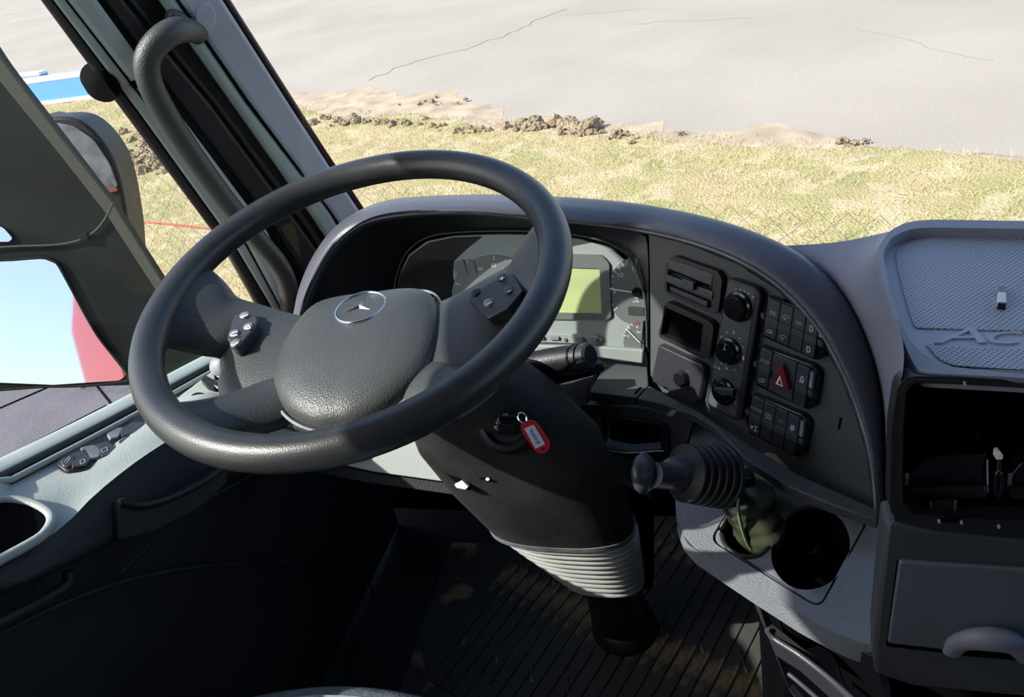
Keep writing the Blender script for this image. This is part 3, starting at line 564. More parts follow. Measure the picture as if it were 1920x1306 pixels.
for k in range(13):
    an = math.radians(218-k*11.0); c, s = math.cos(an), math.sin(an); r0 = 44 if k % 4 else 41
    tk.append([(1190+r0*c, 545-r0*1.22*s), (1190+49*c, 545-49*1.22*s)])
strokes('rev_ticks', PC, tk, .0011, 'white', ic, h=-.0018)
for s_, q in (('5', (1152, 546)), ('10', (1162.5, 516)), ('15', (1189, 504))): text('numeral', PC, q, s_, .0098, 'white', ic, h=-.0018, ext=.0001)
for q in ((1194, 558), (1192, 565)): text('unit_print', PC, q, 'min' if q[1] < 560 else 'x100', .0045, 'white', ic, h=-.0018, ext=.0001)
nd = strokes('rev_needle', PC, [[(1144, 541), (1196, 549)]], .0018, 'white', ic, h=.002); lathe('needle_hub', PC.at((1194, 547), -.002), PC.n, [(.001, .006), (.006, .006), (.007, 0)], 'gloss', ic)
prism('trip_display', PC, [(1178, 574), (1207, 576), (1207, 592), (1178, 590)], -.003, -.001, 'lcd2', ic, r=.0008, bev=0)
prism('fuel_dial', PC, circ((1203, 640), 34, 38, 24, 95, 275), -.004, -.0022, 'dial', ic, bev=0)
strokes('fuel_needle', PC, [[(1174, 616), (1199, 641)]], .0014, 'white', ic, h=.001)
strokes('fuel_ticks', PC, [[(1177, 611), (1181, 616)], [(1184, 606), (1186, 610)], [(1169, 629), (1174, 629)]], .001, 'white', ic, h=-.0018); strokes('fuel_red_ticks', PC, [[(1193, 602), (1194, 608)], [(1198, 602), (1198, 608)]], .001, 'redprint', ic, h=-.0018)
for s_, q in (('8', (1195, 613)), ('0', (1178, 630)), ('bar', (1198, 622))): text('numeral', PC, q, s_, .0055, 'white', ic, h=-.0018, ext=.0001)
prism('button_strip', PC, [(990, 623), (1118, 628), (1130, 637), (1120, 645), (990, 641)], -.004, .0015, 'cluster', ic, r=.002, bev=.001)
for x, y in ((1012, 634), (1040, 634.5), (1086, 636.5), (1112, 638)): prism('push_button', PC, [(x-8, y-3), (x+8, y-3), (x+8, y+3), (x-8, y+3)], 0, .005, 'plate', ic, r=.001, bev=.0006)
lathe('reset_pin', PC.at((1061, 636), .0), PC.n, [(.0022, .004), (.003, .003), (.003, 0)], 'dial', ic)
prism('lens_shelf', PC, [(960, 646), (1125, 650), (1207, 656), (1205, 682), (1120, 670), (960, 668)], -.004, .006, 'cluster', ic, r=.003, bev=.003)
prism('lens', PC, cf, .010, .0108, 'lens', ic, bev=0)
# ---------------------------------------------------------------- units set in the switch panel
cn = thing('air_vent', 'rectangular air vent with slanted slats and a thumb tab', 'vent', PS.at((1295, 585)))
plate('surround', PS, [(1262, 479), (1346, 509), (1354, 525), (1347, 584), (1335, 589), (1250, 551), (1244, 538), (1249, 494)], [[(1257, 486), (1336, 515), (1336, 574), (1328, 578), (1252, 546), (1250, 538), (1254, 492)]], -.02, .010, 'black', cn, r=.004, bev=.0015)
prism('cavity', PS, [(1256, 484), (1340, 514), (1338, 580), (1250, 546)], -.02, -.012, 'void', cn, bev=0)
prism('slat', PS, [(1254, 485), (1337, 514), (1334, 537), (1250, 507)], -.008, .010, 'switch', cn, r=.002, bev=.002); prism('slat', PS, [(1247, 514), (1337, 548), (1335, 562), (1246, 528)], -.008, .012, 'switch', cn, r=.002, bev=.003)
prism('slat', PS, [(1249, 534), (1326, 564), (1326, 581), (1250, 550)], -.008, .006, 'switch', cn, r=.002, bev=.002)
strokes('slit', PS, [[(1254, 505), (1329, 535)]], .0022, 'void', cn, h=.0102); strokes('slit', PS, [[(1250, 530), (1324, 563)]], .0018, 'void', cn, h=.0122)
prism('thumb_tab', PS, [(1279, 522), (1300, 530), (1299, 545), (1278, 537)], .010, .018, 'switch', cn, r=.001, bev=.001)
rd = thing('display_slot', 'empty dark rectangular slot with a raised frame under the air vent', 'compartment', PS.at((1285, 665)))
plate('frame', PS, [(1250, 565), (1330, 602), (1338, 613), (1331, 668), (1320, 674), (1236, 632), (1235, 622)], [[(1248, 576), (1318, 607), (1313, 661), (1238, 627)]], -.004, .012, 'black', rd, r=.003, hr=.002, bev=.0015)
prism('cavity', PS, [(1246, 572), (1322, 604), (1316, 666), (1236, 630)], -.004, .0005, 'void', rd, bev=0)
lb = thing('lighter_unit', 'dark square panel with a small round turn knob below the empty slot', 'panel', PS.at((1270, 750)))
prism('plate', PS, [(1234, 646), (1315, 684), (1321, 694), (1308, 754), (1298, 758), (1223, 716), (1222, 706)], -.004, .012, 'switchlow', lb, r=.003, bev=.002)
lathe('knob', PS.at((1281, 708), .012), PS.n, [(.0115, 0), (.011, .008), (.009, .010), (.001, .010)], 'gloss', lb)
kp = thing('climate_panel', 'tall heater control panel with three round knobs', 'controls', PS.at((1350, 780)))
prism('plate', PS, [(1364, 521), (1418, 540), (1427, 553), (1389, 783), (1380, 790), (1328, 763), (1323, 752)], -.004, .012, 'switchlow', kp, r=.005, bev=.002)
prism('inlay', PS, [(1367, 526), (1413, 543), (1417, 549), (1381, 778), (1376, 782), (1331, 758), (1328, 751)], .012, .0126, 'panel', kp, r=.004, bev=.0003)
for q, rr, nm in (((1386, 574), .0195, 'fan_knob'), ((1369, 657), .018, 'temperature_knob'), ((1358, 733), .0185, 'air_knob')):
    k_ = lathe(nm, PS.at(q, .0126), PS.n, [(rr, 0), (rr*.98, .004), (rr*.82, .005), (rr*.80, .011 if nm != 'air_knob' else .006), (rr*.72, .013 if nm != 'air_knob' else .008), (.001, .013 if nm != 'air_knob' else .010)], 'gloss', kp, seg=36)
    if nm == 'air_knob': prism('knob_bar', PS, [(1338, 726), (1374, 730), (1373, 741), (1352, 742), (1340, 734)], .0126+.006, .0126+.014, 'switch', k_, r=.002, bev=.002)
    elif nm == 'temperature_knob': strokes('knob_mark', PS, [[(1357, 655), (1360, 645)], [(1357, 655), (1361, 655)]], .0009, 'pgrey', k_, h=.026)
    strokes('ring_highlight', PS, [circ(q, 24 if nm != 'air_knob' else 22, 34, 16, 130, 230)], .0006, 'pgrey', kp, h=.0127) if 0 else None
strokes('scale_marks', PS, [[(1379+i*8, 541+i*i*.9), (1381+i*8, 543+i*i*.9)] for i in range(5)]+[[(x, y), (x+2, y+1.5)] for x, y in ((1352, 630), (1362, 622), (1386, 633), (1347, 663), (1352, 680), (1393, 650), (1388, 684), (1376, 692))], .0014, 'pgrey', kp, h=.0127)
strokes('white_marks', PS, [[(1346, 645), (1349, 647)], [(1394, 668), (1394, 674)], [(1362, 689), (1363, 691)], [(1348, 689), (1349, 691)]], .0022, 'white', kp, h=.0127)
strokes('mode_symbols', PS, [[(1339, 683), (1339, 688), (1343, 689), (1344, 685)], [(1374, 620), (1378, 622), (1376, 626), (1373, 624)], [(1380, 752), (1379, 758)], [(1377, 740), (1381, 746)], [(1356, 741), (1362, 742)]], .001, 'pgrey', kp, h=.0127)
def lerp2(Q, u, v):
    a, b, c, d = [A_(p, float) for p in Q]; return (a*(1-u)+b*u)*(1-v)+(d*(1-u)+c*u)*v
def bank(lab, outer, Q, cols, sym, hazard=False):
    t = thing('switch_bank', lab, 'switches', PS.at(outer[-3]), 'banks of dashboard rocker switches')
    prism('surround', PS, outer, -.004, .009, 'gloss', t, r=.005, bev=.002)
    for r_ in range(2):
        for c in range(cols):
            if hazard and c in (1, 2): continue
            u0, u1 = c/cols+.006, (c+1)/cols-.006; v0, v1 = ((.0, .50) if r_ == 0 else (.53, 1.0))
            q = [lerp2(Q, u0, v0), lerp2(Q, u1, v0), lerp2(Q, u1, v1), lerp2(Q, u0, v1)]
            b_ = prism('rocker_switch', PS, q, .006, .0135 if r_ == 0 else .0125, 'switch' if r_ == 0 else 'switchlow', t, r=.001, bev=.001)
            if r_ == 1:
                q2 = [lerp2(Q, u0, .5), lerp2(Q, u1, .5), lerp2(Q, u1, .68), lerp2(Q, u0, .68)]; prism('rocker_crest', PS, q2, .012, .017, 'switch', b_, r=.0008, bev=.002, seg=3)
            s_ = sym.get((r_, c))
            if s_:
                cc = lerp2(Q, (u0+u1)/2, .32 if r_ == 0 else .84); hh = .0137 if r_ == 0 else .0127
                if isinstance(s_, str): text('switch_lettering', PS, cc, s_, .0052, 'pgrey', b_, h=hh, ext=.0001)
                else: strokes('switch_symbol', PS, [[(cc[0]+x, cc[1]+y) for x, y in l] for l in s_], .0008, 'white' if (r_, c) in sym.get('w', ()) else 'pgrey', b_, h=hh)
    e0, e1 = lerp2(Q, 1.02, .02), lerp2(Q, 1.09, .06); prism('end_cap', PS, [e0, e1, lerp2(Q, 1.09, .46), lerp2(Q, 1.02, .44)], .006, .0135, 'plate', t, r=.001, bev=.0015)
    prism('end_roller', PS, [lerp2(Q, 1.01, .5), lerp2(Q, 1.12, .53), lerp2(Q, 1.12, .68), lerp2(Q, 1.01, .66)], .008, .016, 'switch', t, r=.002, bev=.002)
    prism('end_roller', PS, [lerp2(Q, -.10, .44), lerp2(Q, -.01, .48), lerp2(Q, -.01, .62), lerp2(Q, -.10, .58)], .008, .016, 'switch', t, r=.002, bev=.002)
    return t
arc = [[(-6, 0), (-4, -4), (0, -5), (4, -3), (6, 1)], [(-2, -1), (1, 2)], [(-3, 1), (0, 4)]]
mirs = [[(-2, -5), (2, -4), (3, 4), (-1, 6), (-3, 1), (-2, -5)]]
lamp = [[(-5, -3), (-1, -3), (-1, 3), (-5, 3), (-5, -3)], [(1, -3), (1, 5)], [(3, -2), (6, -1)], [(3, 2), (6, 3)]]
bank('upper bank of eight rocker switches, topmost on the panel', [(1437, 554), (1546, 592), (1556, 608), (1544, 668), (1532, 677), (1428, 631), (1424, 600)], [(1440, 559), (1537, 596), (1526, 672), (1430, 627)], 4,
     {(0, 0): [[(-5, -3), (5, 0)], [(-5, 1), (5, 4)], [(-3, -4), (-3, 3)], [(3, -2), (3, 5)]], (0, 1): arc, (0, 2): 'ASR', (0, 3): mirs, (1, 0): [[(-6, -1), (-2, -4), (3, -2), (5, 2), (0, 3), (-6, -1)], [(-1, 0), (2, 1)]], (1, 1): arc, (1, 3): mirs, 'w': [(0, 3), (1, 3)]})
t2 = bank('middle bank of switches with the red hazard triangle', [(1424, 647), (1527, 685), (1538, 702), (1528, 760), (1514, 769), (1415, 722), (1411, 690)], [(1426, 651), (1518, 692), (1508, 765), (1416, 717)], 4,
     {(0, 0): 'STOP', (0, 3): [[(-3, 2), (0, -5), (3, -3), (3, 4), (-3, 2)], [(-4, 5), (3, 7)]], (1, 0): lamp, 'w': [(0, 3)]}, hazard=True)
QH = [(1426, 651), (1518, 692), (1508, 765), (1416, 717)]
prism('hazard_body', PS, [lerp2(QH, .26, 0), lerp2(QH, .74, 0), lerp2(QH, .74, 1), lerp2(QH, .26, 1)], .006, .0125, 'switch', t2, r=.001, bev=.001)
hz_ = prism('hazard_triangle', PS, [(1465, 681), (1480, 733), (1444, 720)], .0125, .020, 'darkred', t2, r=.004, bev=.0015)
prism('warning_triangle', PS, [(1462, 703), (1468, 725), (1454, 719)], .020, .0204, 'white', hz_, bev=0)
prism('inner_triangle', PS, [(1462, 710), (1465, 722), (1458, 718)], .0204, .0207, 'darkred', hz_, bev=0)
bank('lower bank of eight rocker switches, lowest on the panel', [(1408, 737), (1508, 778), (1519, 794), (1508, 850), (1496, 859), (1402, 812), (1396, 780)], [(1410, 741), (1500, 784), (1490, 853), (1401, 807)], 4,
     {(0, 0): 'POWER', (0, 1): [[(-5, -5), (5, -1), (5, 8), (-5, 4), (-5, -5)], circ((0, 1.5), 2.6, 3, 9)], (0, 2): '12V', (0, 3): [circ((0, 1), 4, 5, 7), circ((0, 1), 1.5, 2, 6)], (1, 0): [[(-6, -5), (-1, -2), (-5, 0), (-6, -5)], [(4, -3), (3, 5)], [(1, -4), (6, -2)], [(0, 4), (5, 6)]], 'w': [(0, 3), (1, 0)]})
# ---------------------------------------------------------------- dash shoulder and tray on the right
TO = [(1745, 415, 'T'), (1712, 420, 'T'), (1672, 436, 'T'), (1648, 465, 'T'), (1660, 530, 'T'), (1680, 590, 'T'), (1694, 650, 'G'), (1692, 700, 'G'), (1676, 760, 'G'), (1672, 850, 'G'), (1672, 940, 'G'), (1680, 985, 'G')]
TOp = [PT.at(q[:2], -.002) if q[2] == 'T' else PG.at(q[:2], .0) for q in TO]
AO = [(1430, 446), (1490, 470), (1540, 512), (1580, 560), (1612, 615), (1636, 675), (1650, 730), (1657, 790), (1661, 850), (1664, 910), (1665, 950), (1666, 985)]
AOp = [PS.at(q, -.035) for q in AO]; AOp[0] = hz((1440, 462), .80); AOp[1] = hz((1490, 478), .80)
MO = [a*.5+b*.5+A_([0, 0, -.008]) for a, b in zip(AOp, TOp)]
loft('shoulder', [AOp, MO, TOp], 'top', dash, n=60, k=16)
tray = thing('dash_tray', 'open perforated storage tray on top of the dashboard at the right', 'tray', PT.at((1800, 560)))
to = [(2150, 409), (1920, 414), (1745, 411), (1700, 416), (1668, 432), (1646, 463), (1656, 534), (1675, 589), (1692, 634), (1706, 668), (1722, 698), (1920, 708), (2150, 722)]
ti = [(2120, 430), (1920, 429), (1740, 426), (1707, 429), (1672, 443), (1655, 473), (1666, 534), (1683, 589), (1703, 634), (1727, 662), (1772, 686), (1920, 701), (2120, 712)]
plate('rim', PT, to, [ti], -.014, 0, 'top', tray, r=.01, hr=.012, bev=.004)
tf = [(2110, 434), (1920, 436), (1740, 432), (1707, 436), (1678, 448), (1660, 476), (1672, 534), (1690, 589), (1708, 634), (1731, 660), (1775, 683), (1920, 697), (2110, 708)]
prism('tray_floor', PT, [(2140, 420), (1740, 420), (1690, 430), (1650, 460), (1680, 600), (1720, 680), (2140, 715)], -.016, -.013, 'plav', tray, bev=0)
prism('perforated_sheet', PT, [(2110, 450), (1920, 448), (1742, 443), (1700, 452), (1680, 470), (1680, 490), (1697, 560), (1712, 606), (1718, 614), (2110, 625)], -.013, -.0115, 'perf', tray, r=.006, bev=.0004)
prism('perforated_sheet', PT, [(1734, 642), (1760, 648), (1920, 655), (2110, 662), (2110, 700), (1920, 693), (1790, 685), (1760, 672)], -.013, -.0115, 'perf', tray, r=.004, bev=.0004)
text('embossed_lettering', PT, (1746, 632), 'A', .034, 'plav', tray, h=-.0125, ext=.0012, rot=-1.5, shear=.35, al='LEFT', sx=1.75)
text('embossed_lettering', PT, (1838, 636), 'CTROS', .026, 'plav', tray, h=-.0125, ext=.0012, rot=-1.5, shear=.3, al='LEFT', sx=1.5)
bst = thing('plastic_stick', 'tiny white and clear plastic stick lying on the perforated tray', 'stick', PT.at((1878, 575), -.0115))
us = PT.at((1878, 574), -.016)-PT.at((1878, 540), -.016); uL = np.linalg.norm(us); us /= uL; ax_ = A_([us, np.cross([0, 0, 1], us), [0, 0, 1]])
box('body', PT.at((1878, 562), -.0085), (uL*.6, .0065, .006), 'whitep', bst, .001, ax_); box('clear_tip', PT.at((1878, 545), -.0085), (uL*.32, .006, .005), 'plate', bst, .001, ax_); box('dark_end', PT.at((1878, 573), -.0085), (uL*.1, .0063, .0058), 'black', bst, .0005, ax_)
# ---------------------------------------------------------------- open compartment below the tray
gc = thing('open_compartment', 'deep open dash compartment with a black frame below the tray', 'compartment', PG.at((1800, 990)))
go = [(1708, 704), (1920, 712), (2140, 722), (2140, 1035), (1920, 1011), (1751, 994), (1684, 979), (1668, 955), (1672, 800), (1684, 722)]
gi = [(1716, 716), (1920, 727), (2120, 735), (2120, 995), (1920, 975), (1800, 972), (1708, 962), (1692, 945), (1694, 800), (1699, 730)]
plate('frame', PG, go, [gi], -.02, .003, 'rubber', gc, r=.008, hr=.010, bev=.003)
plate('inner_frame', PG, [(1712, 710), (1920, 720), (2130, 728), (2130, 1005), (1920, 990), (1800, 984), (1700, 970), (1686, 948), (1688, 800), (1693, 724)], [gi], .002, .006, 'black', gc, r=.008, hr=.008, bev=.001)
def cav(px, dpt, m, par):
    f = [PG.at(p, 0) for p in wide(px)]; xm = sum(p[0] for p in f)/len(f); bk = [A_([p[0]+(.04 if p[0] < xm else 0), p[1]+dpt, min(p[2], ZT-.15)]) for p in f]; n_ = len(f)
    return link('cavity', f+bk, [list(range(n_, 2*n_))]+[[i, (i+1) % n_, (i+1) % n_+n_, i+n_] for i in range(n_)], m, par, smooth=False)
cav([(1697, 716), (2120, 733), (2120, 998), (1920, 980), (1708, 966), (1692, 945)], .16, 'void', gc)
prism('hinge_slot', PG, [(1765, 973), (1800, 972), (1798, 979), (1768, 979)], .004, .0075, 'void', gc, r=.001, bev=0)
for q in ((1808, 716), (1760, 974), (1802, 976), (1872, 984)): strokes('clip', PG, [[q, (q[0]+1, q[1]+5)]], .002, 'pgrey', gc, h=.0065)
def case(px0, px1, dy, rad, lab):
    Pq = Pl(PG.at((1770, 900), -.03), nrm(2, 17)); t = thing('black_case', lab, 'case', Pq.at((px0, 932)), 'black cases in the open compartment')
    poly = [(px0, 930), (px0, 895), (px0+25, 862), (px0+60, 853), (px1-2, 850), (px1, 860), (px1, 925), (px1-3, 933)]
    prism('body', Pq, poly, -.05, .0, 'gloss', t, r=.006, bev=.006, seg=4); prism('lower_half', Pq, [(px0+1, 915), (px1+1, 910), (px1+2, 936), (px0+2, 937)], -.04, .006, 'black', t, r=.003, bev=.003)
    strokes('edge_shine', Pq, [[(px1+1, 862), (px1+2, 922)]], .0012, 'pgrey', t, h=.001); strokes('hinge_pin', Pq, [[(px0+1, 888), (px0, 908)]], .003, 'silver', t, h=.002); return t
case(1700, 1850, 0, .03, 'long black case lying at the left of the open compartment'); case(1893, 2045, 0, .03, 'black case at the right edge of the open compartment')
Pq = Pl(PG.at((1770, 900), -.02), nrm(2, 17))
bk = thing('strap_buckle', 'small speckled black buckle with two pale clips below the left case', 'buckle', Pq.at((1768, 960)))
prism('body', Pq, [(1745, 940), (1792, 938), (1790, 957), (1747, 957)], 0, .008, 'black', bk, r=.002, bev=.001); strokes('clip', Pq, [[(1745, 940), (1747, 956)]], .002, 'silver', bk, h=.009); strokes('clip', Pq, [[(1792, 938), (1790, 955)]], .002, 'silver', bk, h=.009)
cb = thing('cable_loop', 'dark looped cable with a white plug between the two black cases', 'cable', Pq.at((1872, 930)))
tube('loop', [Pq.at(p, .004) for p in ((1872, 882), (1866, 900), (1867, 920), (1872, 932), (1877, 920), (1878, 900))], .0022, 'gloss', cb, n=30, seg=8, closed=True)
prism('plug', Pq, [(1869, 850), (1876, 846), (1882, 854), (1880, 862), (1868, 862)], 0, .01, 'whitep', cb, r=.001, bev=.001); tube('cord', [Pq.at((1874, 862), .004), Pq.at((1873, 872), .004), Pq.at((1873, 882), .004)], .0018, 'black', cb, n=8, seg=8)
Pb = Pl(PG.at((1824, 820), -.11), nrm(2, 17)); tag(prism('green_tag', Pb, [(1804, 820), (1811, 814), (1837, 813), (1844, 819), (1838, 824), (1810, 826)], 0, .004, 'greenplastic', bev=.001), 'small green hexagonal tag at the back of the open compartment', 'tag')
tag(prism('grey_clip', Pb, [(1773, 834), (1788, 834), (1788, 843), (1773, 843)], 0, .006, 'plate', bev=.001), 'small grey clip on the back ledge of the open compartment', 'clip')
# ---------------------------------------------------------------- front face with drawer
plate('front_face', PF, [(1660, 983), (1684, 980), (1752, 995), (1920, 1012), (2150, 1034), (2150, 1335), (1920, 1306), (1717, 1288), (1640, 1262), (1640, 1190)], [], -.03, 0, 'panel', dash, bev=.006)
dr = thing('flip_down_drawer', 'flat dark grey drawer front with a rounded pull handle at its lower edge', 'drawer', PF.at((1790, 1222)))
prism('gap', PF, [(1682, 1049), (2150, 1078), (2150, 1262), (1790, 1226), (1661, 1211)], 0, .0006, 'void', dr, r=.003, bev=0)
prism('front', PF, [(1687, 1053), (2150, 1082), (2150, 1256), (1790, 1220), (1665, 1206)], 0, .005, 'face', dr, r=.003, bev=.0015)
hd = prism('handle_recess', PF, [(1782, 1212), (1800, 1208), (1900, 1216), (1922, 1232), (1900, 1236), (1790, 1228)], .004, .0056, 'void', dr, r=.004, bev=0)
tube('pull_handle', [PF.at(p, h_) for p, h_ in (((1785, 1222), .004), ((1800, 1204), .012), ((1840, 1197), .02), ((1880, 1200), .02), ((1908, 1213), .012), ((1922, 1234), .004))], [(.008, .005), (.010, .007), (.012, .009), (.012, .009), (.010, .007), (.007, .005)], 'top', dr, n=40, seg=14, up=PF.n)
# ---------------------------------------------------------------- ledge with cup holders
led = [(1266, 935), (1268, 965), (1280, 998), (1302, 1022), (1340, 1048), (1420, 1100), (1500, 1150), (1560, 1182), (1600, 1200), (1655, 1216), (1690, 1222), (1690, 1000), (1672, 978), (1640, 950), (1500, 885), (1400, 828), (1320, 780), (1300, 800), (1276, 900)]
cupP = [(1405, 893), (1630, 974), (1537, 1142), (1330, 1012)]
plate('ledge', PLg, led, [cupP], -.032, 0, 'ledge', dash, r=.004, hr=.014, bev=.006)
ch = thing('cup_holder', 'two-hole cup holder plate with worn grey surface set in the ledge', 'cup holder', PLg.at((1535, 1130)))
holeR = [(1530, 945), (1570, 960), (1592, 1000), (1590, 1045), (1565, 1085), (1525, 1104), (1485, 1100), (1455, 1072), (1446, 1035), (1460, 990), (1490, 955)]
holeL = [(1368, 945), (1400, 925), (1440, 930), (1462, 955), (1455, 990), (1444, 1028), (1420, 1046), (1385, 1045), (1358, 1020), (1350, 985)]
ci = [(1407, 899), (1624, 977), (1536, 1136), (1336, 1011)]
plate('plate', PLg, ci, [holeR, holeL], -.008, -.0015, 'plate', ch, r=.012, hr='smooth', bev=.001)
for nm, hl, dp in (('deep_cup', holeR, .12), ('shallow_cup', holeL, .05)):
    q = list(catm([PLg.uv(p, -.002) for p in hl], 40, True)); cc = sum(q)/40
    vs_ = [PLg.pt(a[0], a[1], -.002) for a in q]+[PLg.pt(*(cc+(a-cc)*.86), -dp) for a in q]; link(nm, vs_, [[i, (i+1) % 40, (i+1) % 40+40, i+40] for i in range(40)]+[list(range(40, 80))], 'void', ch)
tube('cup_rim', [PLg.at(p, -.002) for p in ((1352, 1000), (1360, 1022), (1385, 1040), (1420, 1042), (1443, 1026))], .0028, 'rubber', ch, n=20, seg=8)
bt = thing('bottle', 'crumpled dark olive plastic bottle leaning in the left cup hole', 'bottle', PLg.at((1415, 1030), -.04))
b0 = PLg.at((1432, 1015), -.03); b1 = hy((1395, 905), float(b0[1])+.02); bd = b1-b0
bp = [b0+bd*t for t in (0, .1, .22, .34, .46, .58, .7, .8, .9, 1., 1.06)]; br = [.026, .033, .0345, .033, .035, .0335, .034, .032, .026, .015, .006]
ob = tube('body', bp, [(r, r*.92) for r in br], 'bottle', bt, n=70, seg=28)
for v in ob.data.vertices:
    n_ = noise.noise(Vector(v.co)*38); n2 = math.sin(v.co.z*420)*.0004; d_ = Vector((v.co.x, v.co.y, 0)).normalized(); v.co += d_*(n_*.007+n2)
tube('pale_stripe', [hy(p, float(b0[1])-.026) for p in ((1385, 935), (1384, 955), (1390, 985), (1400, 1015), (1408, 1028))], (.003, .002), 'bottlelight', bt, n=24, seg=8)
prism('cap', Pl(bp[-2], bd, (1, 0, 0)), [(-.014, -.014), (.014, -.014), (.014, .014), (-.014, .014)], -.002, .012, 'gloss', bt, uvin=True, r=.012, bev=.002)
tag(lathe('cream_disc', hz((1449, 872), ZL+.02), (0.2, -.3, .93), [(.001, .006), (.014, .005), (.018, .001), (.018, -.01)], 'cream', sx=1.25), 'small cream round patch on the rim between ledge and switch panel', 'pad')  # raised cream disc on the rim
# console body below the ledge
cbd = thing('lower_console', 'dark lower console with slanted open slots under the ledge', 'console', hz((1480, 1306), .1))
Pk = Pl(PLg.at((1420, 1112), -.02), nrm(37, 0)); slot1 = [(1424, 1137), (1500, 1178), (1580, 1236), (1650, 1310), (1610, 1330), (1520, 1245), (1436, 1178)]; slot2 = [(1456, 1230), (1500, 1258), (1580, 1330), (1530, 1360), (1478, 1290)]
plate('side_panel', Pk, [(1405, 1112), (1520, 1172), (1640, 1232), (1660, 1300), (1690, 1900), (1500, 1900), (1492, 1330), (1450, 1220)], [slot1, slot2], -.015, -.004, 'switchlow', cbd, bev=.003)
prism('slot_back', Pk, [(1420, 1120), (1650, 1250), (1690, 1900), (1500, 1900)], -.10, -.09, 'void', cbd)
tube('slot_rib', [Pk.at(p, -.001) for p in ((1438, 1180), (1450, 1196), (1500, 1228), (1560, 1275), (1620, 1330))], .0035, 'switch', cbd, n=24, seg=8)
tube('slot_rib', [Pk.at(p, -.001) for p in ((1478, 1262), (1500, 1280), (1540, 1315), (1580, 1350))], .003, 'switch', cbd, n=24, seg=8)
prism('front_lip', Pl(hz((1500, 1160), ZL-.035), nrm(34, -8)), [(1268, 985), (1300, 1038), (1420, 1125), (1560, 1205), (1700, 1256), (1700, 1240), (1560, 1178), (1420, 1096), (1300, 1010)], -.012, -.001, 'panel', cbd, bev=.003) if 0 else None
link('console_core', [(.05, .60, 0), (1.3, .60, 0), (1.3, 1.1, 0), (.05, 1.1, 0), (.08, .62, .5), (1.3, .56, .5), (1.3, 1.1, .5), (.05, 1.1, .5)], [[0, 1, 5, 4], [1, 2, 6, 5], [2, 3, 7, 6], [3, 0, 4, 7], [4, 5, 6, 7]], 'void', cbd, smooth=False)
# lower lip of the front face (curves round into the ledge)
lpT = [(1268, 975), (1290, 1016), (1340, 1052), (1420, 1104), (1500, 1154), (1575, 1190), (1640, 1211), (1690, 1222)]
lp3 = [PLg.at(p, -.004) for p in lpT]
dn = lambda k, dx: [p+A_([dx*.5, dx, -k]) for p in lp3]
loft('ledge_fascia', [lp3, dn(.016, 0.004), dn(.05, .014), dn(.058, .05)], 'panel', dash, n=70, k=14)
# ---------------------------------------------------------------- gear lever
g0 = hy((1354, 892), .665); g1 = hy((1278, 886), .635); gd_ = g1-g0; gL = np.linalg.norm(gd_); gd_ /= gL
gl_ = thing('gear_lever', 'stubby black gear lever with a pleated rubber boot', 'lever', g0)
prof = [(.034, 0)]
for k in range(6):
    t = k/6; r = .038-.006*t; prof += [(r-.006, gL*t+.001), (r, gL*t+gL*.04), (r, gL*t+gL*.10), (r-.006, gL*t+gL*.15)]
prof += [(.024, gL), (.018, gL+.004), (.001, gL+.004)]
lathe('boot', g0, gd_, prof, 'rubber', gl_, seg=36, ang=25)
k0 = g1; k1 = hy((1228, 895), .575); k2 = hy((1207, 880), .56)
tube('stem', [g1-gd_*.01, hy((1262, 888), .625), hy((1246, 892), .615), hy((1222, 890), .60)], [(.021, .023), (.018, .019), (.0135, .015), (.014, .015)], 'switch', gl_, n=24, seg=20)
kd = hy((1190, 886), .612)-hy((1228, 888), .607); kd /= np.linalg.norm(kd)
lathe('knob', hy((1226, 888), .602), kd, [(.010, -.002), (.0175, .004), (.022, .009), (.0225, .013), (.020, .0175), (.013, .021), (.001, .022)], 'switch', gl_, seg=32, ang=60)
# ---------------------------------------------------------------- lower left dash panels
Pl1 = Pl(hy((740, 850), .80), nrm(-12, 38))
lo = thing('knee_panel', 'pale grey-green knee panel below the cluster left of the column', 'panel', Pl1.at((740, 890)))
prism('main_panel', Pl1, [(520, 770), (620, 770), (760, 806), (835, 890), (850, 905), (700, 884), (560, 852), (440, 830)], -.02, 0, 'door', lo, r=.006, bev=.004)
prism('divider', Pl1, [(584, 772), (596, 772), (606, 815), (594, 820)], 0, .003, 'black', lo, bev=.001)
prism('latch', Pl1, [(624, 790), (634, 786), (650, 786), (650, 794), (626, 798)], 0, .005, 'silver', lo, r=.001, bev=.001)
prism('release_tab', Pl1, [(655, 853), (680, 848), (692, 852), (686, 860), (662, 862)], 0, .006, 'whitep', lo, r=.002, bev=.002)
prism('lower_roll', Pl1, [(440, 838), (560, 855), (700, 886), (850, 906), (870, 930), (690, 905), (560, 880), (440, 870)], -.05, -.012, 'doordark', lo, r=.006, bev=.006)
